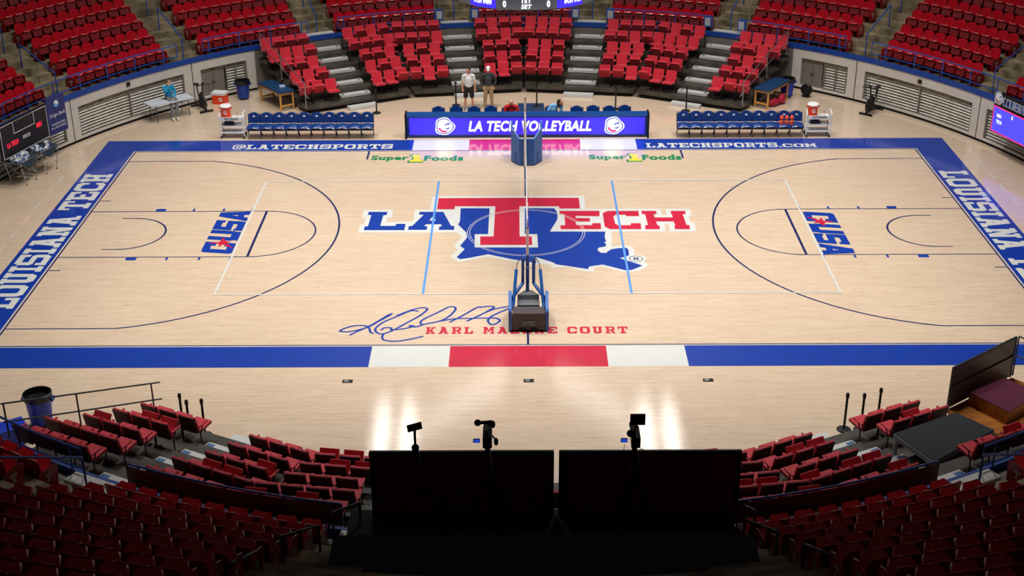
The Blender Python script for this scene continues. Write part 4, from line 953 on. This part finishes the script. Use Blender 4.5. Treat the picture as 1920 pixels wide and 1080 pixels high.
# red bags under the right training table
t = thing('duffel_bag', 'red duffel bag on floor under the right training table', 'bag', (10.0, 12.75, 0), .5)
m = MB(); m.ball((0, 0, .16), .17, 16, 10, (1.9, .95, .92)); m.build('bag_body', mat('bag_red', 'B01030', rough=.6), t, smooth=True); m = MB(); m.tube([(-.15, 0, .3), (-.1, 0, .4), (.1, 0, .4), (.15, 0, .3)], .015, 6); m.build('strap', BLACKR, t)
t = thing('backpack', 'red backpack leaning by the right training table leg', 'bag', (10.38, 13.05, 0), 1.1)
m = MB(); m.ball((0, 0, .2), .2, 16, 10, (1.1, .8, 1)); m.build('bag_body', mat('bag_red', 'B01030'), t, smooth=True); m = MB(); m.tube([(-.1, -.15, .3), (0, -.22, .38), (.1, -.15, .3)], .012, 6); m.build('strap', BLACKR, t)
t = thing('floor_fan', 'black round fan on floor before right grey doors', 'fan', (11.55, 13.95, 0), radians(-35))
m = MB(); m.lathe([(.22, -.06), (.25, -.03), (.25, .03), (.22, .06)], (0, 0, .3), 24, Vector((0, 1, 0))); m.build('drum', BLACKM, t, smooth=True); m = MB(); m.box((0, 0, .03), (.3, .22, .05)); m.build('foot', BLACKM, t)
t = thing('folding_table', 'long grey-white folding table under the seated man in blue', 'table', (-13.96, 11.58, 0), radians(40)+0.0, None)
m = MB(); m.box((0, 0, .72), (1.83, .74, .045)); m.build('tabletop', TABW, t, bevel=.012)
for x in (-.68, .68):
    m = MB(); m.tube([(x, -.3, .7), (x, -.33, .01)], .015, 6); m.tube([(x, .3, .7), (x, .33, .01)], .015, 6); m.tube([(x, -.31, .25), (x, .31, .25)], .012, 6); m.tube([(x*.6, 0, .7), (x, 0, .4)], .01, 6); m.build('leg', CHAIRG, t, smooth=True)
def spin_bike(p, rz, label, fan=False):
    t = thing('exercise_bike', label, 'exercise bike', p, rz)
    m = MB(); m.box((0, .5, .05), (.55, .08, .06)); m.box((0, -.5, .05), (.5, .08, .06)); m.box((0, 0, .1), (.07, 1.0, .06)); m.build('base_frame', BLACKM, t, bevel=.008)
    m = MB(); m.lathe([(.25, -.03), (.27, -.015), (.27, .015), (.25, .03)], (0, .32, .36), 24, Vector((1, 0, 0))); m.build('flywheel', BLACKM if fan else CHAIRG, t, smooth=True)
    m = MB(); m.prism([(-.15, .15), (.45, .2), (.3, .55), (.1, .75), (-.05, .5)], -.05, .05, lambda x, y, z: (z, x, y)); m.build('cover', BLACKR, t, bevel=.01)
    m = MB(); m.tube([(0, -.1, .35), (0, -.3, .92)], .03, 8); m.build('seat_post', CHAIRG if not fan else BLACKM, t, smooth=True); m = MB(); m.ball((0, -.32, .96), .13, 12, 8, (.9, 1.2, .4)); m.build('saddle', BLACKR, t, smooth=True)
    m = MB(); m.tube([(0, .2, .6), (0, .32, 1.05)], .03, 8); m.build('handlebar_post', BLACKM, t, smooth=True)
    m = MB(); m.tube([(-.25, .5, 1.12), (-.22, .3, 1.08), (.22, .3, 1.08), (.25, .5, 1.12)], .02, 8); m.box((0, .36, 1.14), (.1, .04, .1)); m.build('handlebar', BLACKR, t, smooth=True)
    if fan: m = MB(); m.tube([(-.2, .1, .45), (-.25, .2, .95), (-.2, .0, 1.2)], .015, 6); m.tube([(.2, .1, .45), (.25, .2, .95), (.2, .0, 1.2)], .015, 6); m.build('moving_arm', BLACKM, t, smooth=True)
    for k in (-1, 1): m = MB(); m.tube([(k*.07, .05, .32), (k*.09, .05-k*.14, .3+k*.08)], .012, 6); m.box((k*.14, .05-k*.14, .3+k*.08), (.1, .09, .025)); m.build('pedal', CHAIRG, t)
spin_bike((-12.95, 12.65, 0), radians(-38)-pi/2-.3, 'black and silver spin bike by the left wall joint'); spin_bike((13.75, 11.9, 0), radians(140), 'black fan exercise bike before the right slatted vent', True)

# ------------------------------------------------------------------ ball carts and volleyballs
def make_ball():
    m = MB(); m.ball((0, 0, 0), .105, 18, 12)
    for i, f in enumerate(m.f):
        c = sum((Vector(m.v[j]) for j in f), Vector())/len(f); a = int((atan2(c.y, c.x)+pi)/(2*pi)*6); b = int((c.z+.105)/.07)
        m.mi[i] = (a+b) % 3
    o = m.build('volleyball', [mat('ball_white', 'E2E4E4', rough=.4), mat('ball_blue', '2E4E96', rough=.4), mat('ball_grey', 'A8ACB0', rough=.4)], smooth=True); return o
ball0 = make_ball(); tag(ball0, 'b', 'ball'); first = [True]
CN = ['left', 'right']
for ci, (cx, cy, brg) in enumerate(((-17.45, 4.62, 284.8), (-17.08, 5.72, 288.6))):
    rz = facing(brg); t = thing('ball_cart', f'{"nearer" if ci == 0 else "farther"} folding ball cart with navy sling before the score panel', 'ball cart', (cx, cy, 0), rz, 'folding ball carts')
    R3 = Matrix.Rotation(rz, 3, 'Z'); rim = [(-.52, -.32), (.52, -.32), (.52, .32), (-.52, .32)]; H = .86
    g = []
    for i in range(9):
        row = []
        for j in range(9):
            u, v = -1+i/4, -1+j/4; d = (1-abs(u)**1.6)*(1-abs(v)**1.6); row.append((u*.52, v*.32, H-.28*d-.0*abs(u)))
        g.append(row)
    m = MB(); m.sheet(g, .01); m.prism([(-.5, .3), (.5, .3), (.0, .05)], 0, .01, lambda x, y, z: (x, .33-z, H-.3+(y-.05)*1.1)); m.build('sling', mat('sling_navy', '20384A', rough=.8), t, smooth=False)
    m = MB(); m.tube([(x, y, H) for x, y in rim]+[(rim[0][0], rim[0][1], H)], .012, 6); m.build('rim', STEEL, t)
    for k, (x, y) in enumerate(rim):
        m = MB(); m.tube([(x*.98, y, H), (x*.55, y*.9, 0.04)], .012, 6); lg_ = m.build('leg', STEEL, t); m = MB(); m.ball((x*.55, y*.9, .025), .025, 8, 6); m.build('foot', BLACKR, lg_)
        m = MB(); x2, y2 = rim[(k+1) % 4]; m.tube([(x, y, H-.02), (x2*.6, y2*.9, .28)], .008, 6); m.tube([(x2, y2, H-.02), (x*.6, y*.9, .28)], .008, 6); m.build('cross_brace', STEEL, t)
    spots = [(-.36, .1), (-.17, .1), (.04, .12), (.24, .08), (.38, -.06), (-.3, -.12), (-.08, -.1), (.14, -.12)]; tops = [(-.24, .0), (-.03, .02), (.17, 0)]
    words = ['front left', 'front centre-left', 'front centre-right', 'front right', 'rightmost', 'back left', 'back middle', 'back right', 'upper left', 'upper middle', 'upper right']
    for k, (x, y) in enumerate((spots+tops) if ci == 0 else spots[:6]+tops[:1]):
        u, v = x/.52, y/.32; d = max(0, (1-abs(u)**1.6)*(1-abs(v)**1.6)); zz = H-.28*d*.75+.115 if k < 8 and not (ci == 1 and k == 6) else H+.1
        if (x, y) in tops: zz = H+.10
        wp = R3 @ Vector((-x, y, 0)) + Vector((cx, cy, zz)); b = ball0 if first[0] else ball0.copy()
        if not first[0]: COL.objects.link(b)
        first[0] = False; b.location = wp; b.rotation_euler = (random.uniform(0, 6), random.uniform(0, 6), random.uniform(0, 6))
        w_ = words[spots.index((x, y))] if (x, y) in spots else words[8+tops.index((x, y))]
        b['label'] = f'blue and white volleyball, {w_} in the {"nearer" if ci == 0 else "farther"} ball cart'; b['group'] = 'volleyballs in the ball carts'

# ------------------------------------------------------------------ media platform with drapes and tripods
t = thing('media_platform', 'large dark raised media deck at the bottom middle', 'platform', (.15, -20.3, 2.0))
DK = mat('black_deck', '0C0C0E', rough=.85)
m = MB(); m.box((0, .69, .24), (7.1, 2.18, .12)); m.build('front_deck', DK, t, bevel=.01)
m = MB(); m.box((0, -1.2, 1.24), (7.1, 1.6, .12)); m.box((0, -.41, .78), (7.1, .03, .84)); m.build('rear_deck', DK, t)
for x in (-3.3, 0, 3.3):
    for y in (-1.2, 1.4): m = MB(); m.box((x, y, .06 if y > 0 else .8), (.06, .06, .3 if y > 0 else .8)); m.build('leg', BLACKM, t)
def drape(x0, x1, y, label):
    t = thing('drape_panel', label, 'drape', ((x0+x1)/2, y, 2.3), 0, 'dark drape panels'); w = x1-x0; H = 1.32
    g = [[(-w/2+w*i/60, .018*sin(i*1.3)*(1-.6*j), -.005+H*j) for i in range(61)] for j in (0, .5, 1)]; m = MB(); m.sheet(g, .01); m.build('cloth', DRAPE, t, smooth=True)
    m = MB(); m.box((0, 0, H), (w, .05, .07)); m.box((0, .03, H*.42), (w, .03, .035)); m.build('crossbar', BLACKM, t)
    for k in (-1, 1): m = MB(); m.box((k*(w/2-.03), .0, H/2), (.07, .06, H)); m.build('upright', BLACKM, t)
drape(-2.98, .38, -18.62, 'left dark maroon drape panel on the media deck'); drape(.48, 3.8, -18.62, 'right dark maroon drape panel on the media deck')
SCRB = mat('small_screen', '2A50D8', emit=.8)
def tripod(p, h, label, kind):
    t = thing('tripod', label, 'tripod', p, 0, 'tripods on the media deck')
    for a in (90, 210, 330): 
        m = MB(); ca, sa = cos(radians(a)), sin(radians(a)); m.tube([(.04*ca, .04*sa, h-.35), (.3*ca, .3*sa, h*.45), (.52*ca, .52*sa, .02)], .02, 8); m.build('leg', BLACKM, t)
    m = MB(); m.tube([(0, 0, h-.75), (0, 0, h)], .022, 8); m.ball((0, 0, h-.32), .07, 10, 8); m.build('column', BLACKM, t, smooth=True)
yT = -19.5; zT = 2.3
tripod((-2.06, yT, zT), 2.3, 'leftmost slim tripod carrying a tablet', 0)
t = thing('tablet', 'black tablet tilted on the leftmost tripod', 'tablet', (-2.06, yT, zT+2.3), .25); m = MB(); m.box((0, 0, .1), (.26, .035, .16), rx=.3, ry=-.15); m.build('case', BLACKM, t, bevel=.008); m = MB(); m.box((0, 0, .01), (.04, .05, .05)); m.build('clamp', BLACKM, t)
def video_camera(p, label, v):
    t = thing('video_camera', label, 'camera', p, 0, 'video cameras on the tripods')
    m = MB(); m.box((0, 0, .14), (.16, .42, .2)); m.box((0, 0, .02), (.12, .2, .08)); m.build('body', BLACKM, t, bevel=.015)
    m = MB(); m.lathe([(.055, .2), (.06, .3), (.075, .33), (.075, .4)], (0, 0, .16), 16, Vector((0, 1, 0))); m.build('lens', BLACKR, t, smooth=True)
    m = MB(); m.tube([(-.02, -.1, .24), (-.02, -.1, .34), (-.02, .12, .34), (-.02, .12, .24)], .018, 8); m.build('top_handle', BLACKM, t, smooth=True)
    m = MB(); m.box((-.19, -.05, .1), (.12, .02, .08)); sc = m.build('flip_screen', BLACKM, t, bevel=.004); m = MB(); m.box((-.19, -.062, .1), (.1, .006, .062)); m.build('screen_picture', SCRB, sc)
    if v == 0:
        m = MB(); m.tube([(-.12, .12, .36), (.08, .12, .38)], .03, 8); m.ball((-.17, .12, .36), .06, 12, 8); m.ball((.1, .0, .4), .045, 12, 8, (.9, 1, 1.6)); m.build('microphone', BLACKR, t, smooth=True)
        m = MB(); m.ball((.15, -.05, .08), .05, 10, 8, (.8, 1, 1.5)); m.tube([(.08, 0, .18), (.15, -.05, .1)], .015, 6); m.build('hand_grip', BLACKR, t, smooth=True)
    else:
        m = MB(); m.box((.03, -.05, .52), (.26, .05, .2)); mo = m.build('monitor', BLACKM, t, bevel=.006); m = MB(); m.tube([(.0, 0, .3), (.02, -.03, .45)], .02, 6); m.build('monitor_arm', BLACKM, mo)
        m = MB(); m.ball((-.1, -.12, .28), .06, 10, 8, (1, 1.4, .9)); m.build('viewfinder', BLACKR, t, smooth=True)
        m = MB(); m.tube([(-.18, -.1, .05), (-.22, -.08, -.2), (-.2, 0, -.5)], .005, 5); m.tube([(.1, 0, -.1), (.22, 0, -.15), (.26, 0, -.45)], .006, 5); m.build('cable', BLACKR, t)
    m = MB(); m.tube([(0, 0, .02), (0, 0, -.25)], .05, 10); m.tube([(.02, -.05, -.05), (.1, -.4, -.3)], .012, 6); m.build('pan_head', BLACKM, t, smooth=True)
tripod((-.8, yT, zT), 1.8, 'middle black tripod under a video camera with microphones', 1); video_camera((-.8, yT, zT+2.05), 'black video camera with microphones on the middle tripod', 0)
tripod((1.76, yT, zT), 1.8, 'right black tripod under a video camera with monitor', 1); video_camera((1.76, yT, zT+2.05), 'black video camera with square monitor on the right tripod', 1)

# ------------------------------------------------------------------ near right: camera deck and wooden stage
t = thing('camera_deck', 'grey-carpeted raised deck standing over the near right bleacher', 'platform', (0, 0, 0)); z = 1.45
q = [at(1677, 812, z), at(1793, 773, z), at(1864, 806, z), at(1752, 865, z)]
cpt = sum(q, Vector())/4; t.location = (cpt.x, cpt.y, 0); q = [(v.x-cpt.x, v.y-cpt.y) for v in q]
m = MB(); m.prism(q, z-.02, z); m.build('carpet', GREYC, t); m = MB(); m.prism([(x*1.015, y*1.015) for x, y in q], z-.14, z-.021); m.build('frame', mat('deck_grey', '8E9296', rough=.5), t, bevel=.008)
for x, y in q: m = MB(); m.box((x*.94, y*.94, z-.34), (.07, .07, .4)); m.build('leg', mat('deck_grey', '8E9296'), t)
t = thing('wooden_stage', 'varnished wooden stage corner at the right picture edge', 'platform', (0, 0, 0)); z = .45
q = [at(1775, 768, z), at(1897, 708, z), at(1990, 745, z), at(1880, 818, z)]; cpt = sum(q, Vector())/4; t.location = (cpt.x, cpt.y, 0); ql = [(v.x-cpt.x, v.y-cpt.y) for v in q]
m = MB(); m.prism(ql, z-.08, z); m.build('deck', PLYW, t, bevel=.006); m = MB(); m.prism([(x*.96, y*.96) for x, y in ql], 0, z-.08); m.build('base', mat('stage_base', '5A3410', rough=.6), t)
z = .78; q2 = [at(1818, 735, z), at(1884, 708, z), at(1950, 738, z), at(1890, 772, z)]; cp = sum(q2, Vector())/4
t = thing('carpeted_box', 'wooden box with maroon carpet top on the wooden stage', 'box', (cp.x, cp.y, .45)); ql = [(v.x-cp.x, v.y-cp.y) for v in q2]
m = MB(); m.prism(ql, 0, .31); m.build('body', PLYW, t, bevel=.005); m = MB(); m.prism(ql, .311, .33); m.build('carpet', MARC, t)
a = at(1776, 766, .45); b = at(1893, 706, .45); t = thing('barrier_panel', 'tall dark grey barrier panel along the wooden stage', 'barrier', a); d = (b-a); Lp = d.length; t.rotation_euler = (0, 0, atan2(d.y, d.x))
m = MB(); m.box((Lp/2, 0, .55), (Lp, .03, 1.06)); m.build('panel', mat('panel_grey', '57504E', rough=.35, var=.15, scale=2), t)
m = MB(); m.tube([(0, 0, 1.1), (Lp, 0, 1.1)], .03, 8); m.tube([(0, -.03, .6), (Lp, -.03, .6)], .018, 8); m.tube([(0, 0, 0), (0, 0, 1.1)], .03, 8); m.tube([(Lp, 0, 0), (Lp, 0, 1.1)], .035, 8); m.build('frame', CHAIRG, t, smooth=True)
m = MB(); m.tube([(Lp+.12, 0, 0), (Lp+.12, 0, 1.08), (Lp+.12, -1.2, 1.08)], .025, 8); m.tube([(Lp+.12, 0, .55), (Lp+.12, -1.2, .55)], .02, 8); o = m.build('stage_rail', CHAIRG, loc=a, rz=atan2(d.y, d.x), smooth=True); tag(o, 'grey pipe rail at the right end of the barrier panel', 'railing')
# near left blue bench and floor kit
t = thing('blue_bench', 'bright blue padded bench partly cut by the left edge', 'bench', (-12.35, -12.6, 0), .6)
m = MB(); m.box((0, 0, .45), (1.2, .5, .1)); m.build('seat_pad', CANB, t, bevel=.03); m = MB(); m.box((0, 0, .2), (1.0, .4, .4)); m.build('base', CANB, t, bevel=.01)

# ------------------------------------------------------------------ people
def fuse(mb, name, mt, parent, vox=.012):
    me = mb.mesh(name, mt); o = bpy.data.objects.new(name, me); COL.objects.link(o)
    md = o.modifiers.new('r', 'REMESH'); md.mode = 'VOXEL'; md.voxel_size = vox; md.use_smooth_shade = True
    sm = o.modifiers.new('s', 'SMOOTH'); sm.factor = .5; sm.iterations = 2
    dg = bpy.context.evaluated_depsgraph_get(); ev = o.evaluated_get(dg); m2 = bpy.data.meshes.new_from_object(ev)
    o.modifiers.clear(); o.data = m2; m2.name = name
    if not m2.materials: m2.materials.append(mt)
    o.parent = parent; return o
def person(loc, rz, label, J, top, topm, bot, botm, shoem, hairm, sleeves='short', cap=None, hair=True, skin=SKIN, scale=1.0, long_hair=False):
    t = thing('person', label, 'person', loc, rz); t.scale = (scale,)*3
    V = lambda k: Vector(J[k])
    b = MB()
    hip, chest, neck, head = V('hip'), V('chest'), V('neck'), V('head')
    b.limb(hip, .125, chest, .135); b.limb(chest, .13, neck-(neck-chest)*.25, .08); b.limb(neck, .055, head-Vector((0, 0, .08)), .05)
    for s in ('l', 'r'):
        b.limb(chest+(V('sh'+s)-chest)*.5+(neck-chest)*.4, .07, V('sh'+s), .06); b.limb(V('sh'+s), .055, V('el'+s), .042); b.limb(V('el'+s), .042, V('wr'+s), .028)
        b.limb(V('hp'+s), .09, V('kn'+s), .058); b.limb(V('kn'+s), .057, V('an'+s), .037); b.limb(V('kn'+s)*.65+V('an'+s)*.35, .055, V('an'+s), .036)
        f = V('toe'+s); b.limb(V('an'+s)-Vector((0, 0, .03)), .04, f, .032)
        w = V('wr'+s); hd = (V('hand'+s)-w).normalized(); sd = hd.cross(Vector((0, 1, 0))) ; sd = sd.normalized() if sd.length > .1 else Vector((1, 0, 0)); nn = hd.cross(sd)
        for q in (-1, 0, 1): b.limb(w+sd*.008*q, .018, w+hd*.075+sd*.022*q, .013)
        for q, ln_ in ((-1.5, .062), (-.5, .075), (.5, .07), (1.5, .055)):
            k0 = w+hd*.08+sd*.02*q; k1 = k0+hd*ln_*.5+nn*.006; k2 = k1+hd*ln_*.4+nn*.018; b.limb(k0, .0105, k1, .0095); b.limb(k1, .0095, k2, .008)
        k0 = w+hd*.03-sd*.025; b.limb(k0, .012, k0+hd*.03-sd*.028, .011); b.limb(k0+hd*.03-sd*.028, .011, k0+hd*.058-sd*.03+nn*.008, .009)
    look = Vector(J.get('look', (0, 1, 0))).normalized(); Rz = look.to_track_quat('Y', 'Z').to_matrix()
    b.ball(head, .1, 16, 12, (.78, .95, 1.18), Rz); P = lambda x, y, z_: head+Rz @ Vector((x, y, z_))
    b.limb(P(0, .035, -.07), .05, P(0, .06, -.09), .028); b.limb(P(0, .088, .012), .011, P(0, .108, -.02), .014); b.limb(P(-.02, .09, -.05), .008, P(.02, .09, -.05), .008)
    b.limb(P(-.045, .082, .03), .01, P(.045, .082, .03), .01)
    for s in (-1, 1): b.ball(P(s*.08, -.005, -.005), .024, 8, 6, (.5, .8, 1.2), Rz)
    body = fuse(b, 'body', skin, t, .009)
    e = MB()
    for s in (-1, 1): e.ball(P(s*.032, .083, .01), .011, 8, 6)
    e.build('eyes', mat('eye_dark', '1C1614', rough=.3), t, smooth=True)
    c = MB(); c.limb(hip+Vector((0, 0, .04)), .148, chest, .158); c.limb(chest, .155, neck-(neck-chest)*.3, .095)
    for s in ('l', 'r'):
        c.limb(chest+(V('sh'+s)-chest)*.5+(neck-chest)*.4, .088, V('sh'+s), .078)
        if sleeves == 'short': c.limb(V('sh'+s), .076, V('sh'+s)+(V('el'+s)-V('sh'+s))*.7, .068)
        else: c.limb(V('sh'+s), .076, V('el'+s), .06); c.limb(V('el'+s), .06, V('wr'+s)-(V('wr'+s)-V('el'+s))*.06, .044)
    fuse(c, top, topm, t, .013)
    d = MB(); d.limb(hip-Vector((0, 0, .05)), .142, hip+Vector((0, 0, .03)), .145)
    for s in ('l', 'r'):
        if bot == 'shorts': d.limb(V('hp'+s), .108, V('hp'+s)+(V('kn'+s)-V('hp'+s))*.82, .098)
        else: d.limb(V('hp'+s), .105, V('kn'+s), .078); d.limb(V('kn'+s), .077, V('an'+s)+(V('kn'+s)-V('an'+s))*.1, .058)
    fuse(d, bot, botm, t, .013)
    for s in ('l', 'r'):
        h = MB(); an = V('an'+s); toe = V('toe'+s); h.limb(Vector((an.x, an.y, an.z-.035))-(toe-an).normalized()*.03, .045, toe, .038); h.limb(Vector((an.x, an.y, an.z-.01)), .045, (an+toe)/2, .04); fuse(h, 'shoe', shoem, t, .01)
    if hair:
        h = MB(); h.ball(P(0, -.02, .03), .105, 14, 10, (.84, .92, 1.0), Rz)
        if long_hair: h.ball(P(.0, -.07, .0), .1, 12, 8, (.9, .7, 1.2), Rz)
        fuse(h, 'hair', hairm, t, .012)
    if cap:
        h = MB(); h.ball(P(0, -.012, .055), .108, 14, 10, (.84, .95, .85), Rz); h.limb(P(-.03, .1, .055), .016, P(.03, .1, .055), .016); h.limb(P(-.03, .14, .045), .01, P(.03, .14, .045), .01); h.limb(P(0, .09, .055), .02, P(0, .14, .045), .01)
        fuse(h, 'cap', cap, t, .008)
    return t
def standing(spread=.12, h=1.75):
    return dict(hip=(0, 0, .95), chest=(0, 0, 1.27), neck=(0, .0, 1.47), head=(0, .03, 1.63), shl=(-.19, 0, 1.40), shr=(.19, 0, 1.40), ell=(-.25, -.03, 1.13), elr=(.25, -.03, 1.13), wrl=(-.25, .06, .9), wrr=(.25, .06, .9),
                handl=(-.245, .09, .8), handr=(.245, .09, .8), hpl=(-.09, 0, .9), hpr=(.09, 0, .9), knl=(-.09-spread*.5, .02, .5), knr=(.09+spread*.5, .02, .5), anl=(-.08-spread, -.01, .085), anr=(.08+spread, -.01, .085), toel=(-.1-spread, .16, .04), toer=(.1+spread, .16, .04))
J = standing(.09); J['look'] = (.35, .9, -.1)
person((-2.2, 12.5, 0), pi, 'person in white polo and black shorts standing behind the scorers table', J, 'polo_shirt', mat('polo_white', 'DCDADC', rough=.8), 'shorts', mat('shorts_black', '101012', rough=.8), mat('shoe_grey', '6A747A', rough=.6), HAIR, scale=.985)
J = standing(.07); J['look'] = (0, .9, -.45); J['elr'] = (.29, -.06, 1.15); J['wrr'] = (.22, .0, .93); J['handr'] = (.19, .05, .86); J['ell'] = (-.29, -.06, 1.15); J['wrl'] = (-.22, 0, .93); J['handl'] = (-.19, .05, .86)
person((-1.42, 12.55, 0), pi, 'person in charcoal pullover, khaki trousers and white cap', J, 'pullover', mat('pullover_charcoal', '34363C', rough=.85), 'trousers', mat('khaki', '9C8462', rough=.85), mat('shoe_light', 'C8C2B8', rough=.6), HAIR, 'long', cap=mat('cap_white', 'E8EAEC', rough=.7), hair=False, scale=1.0)
def seated(lean=0.0, side=0.0, seat=.47):
    return dict(hip=(0, 0, seat+.1), chest=(side*.5, lean*.5, seat+.40-abs(lean)*.1), neck=(side, lean, seat+.6-abs(lean)*.2), head=(side*1.25, lean*1.3+.03, seat+.75-abs(lean)*.3), shl=(-.19+side*.9, lean*.9, seat+.53-abs(lean)*.2), shr=(.19+side*.9, lean*.9, seat+.53-abs(lean)*.2),
                ell=(-.26+side*.6, lean*.6+.1, seat+.27), elr=(.26+side*.6, lean*.6+.1, seat+.27), wrl=(-.16, .33, seat+.22), wrr=(.16, .33, seat+.22), handl=(-.12, .42, seat+.2), handr=(.12, .42, seat+.2),
                hpl=(-.09, .02, seat+.07), hpr=(.09, .02, seat+.07), knl=(-.12, .44, seat+.06), knr=(.12, .44, seat+.06), anl=(-.11, .42, .085), anr=(.11, .42, .085), toel=(-.12, .58, .04), toer=(.12, .58, .04))
J = seated(.18); J['look'] = (0, .7, -.7)
person((-.5, 9.98, 0), pi, 'bald person in red polo bent over behind the scorers table', J, 'polo_shirt', mat('polo_red', 'B80E22', rough=.8), 'trousers', mat('khaki', '9C8462'), BLACKR, HAIR, hair=False, skin=mat('skin_light', 'D49E80', rough=.5))
J = seated(.12, -.26); J['look'] = (-.9, .3, .25); J['head'] = (-.38, .2, 1.14)
person((.98, 9.98, 0), pi, 'dark-haired person in light blue top leaning behind the scorers table', J, 'tee_shirt', mat('tee_light_blue', '76AEDC', rough=.8), 'trousers', mat('trousers_black', '141418', rough=.8), BLACKR, HAIR, long_hair=True)
J = seated(.05, 0, .77); J.update(knl=(-.14, .42, .78), knr=(.1, .4, .74), anl=(-.02, .62, .12), anr=(.16, .58, .12), toel=(.02, .78, .06), toer=(.2, .74, .06), elr=(-.0, .22, 1.12), wrr=(-.03, .2, 1.36), handr=(-.03, .16, 1.44), look=(-.6, .7, .1))
J.update(wrl=(-.04, .36, .9), handl=(.0, .42, .86), elr=(.2, .22, 1.16), wrr=(.03, .2, 1.38), handr=(.0, .16, 1.46))
person((-13.98, 11.75, 0), radians(-142), 'person in bright blue sweater and grey trousers sitting on the folding table', J, 'sweater', mat('sweater_blue', '1292C0', rough=.8), 'trousers', mat('trousers_grey', '6E7276', rough=.85), mat('shoe_white', 'D8D8D6', rough=.6), GHAIR, 'long', skin=mat('skin_light', 'D49E80'), scale=.94)
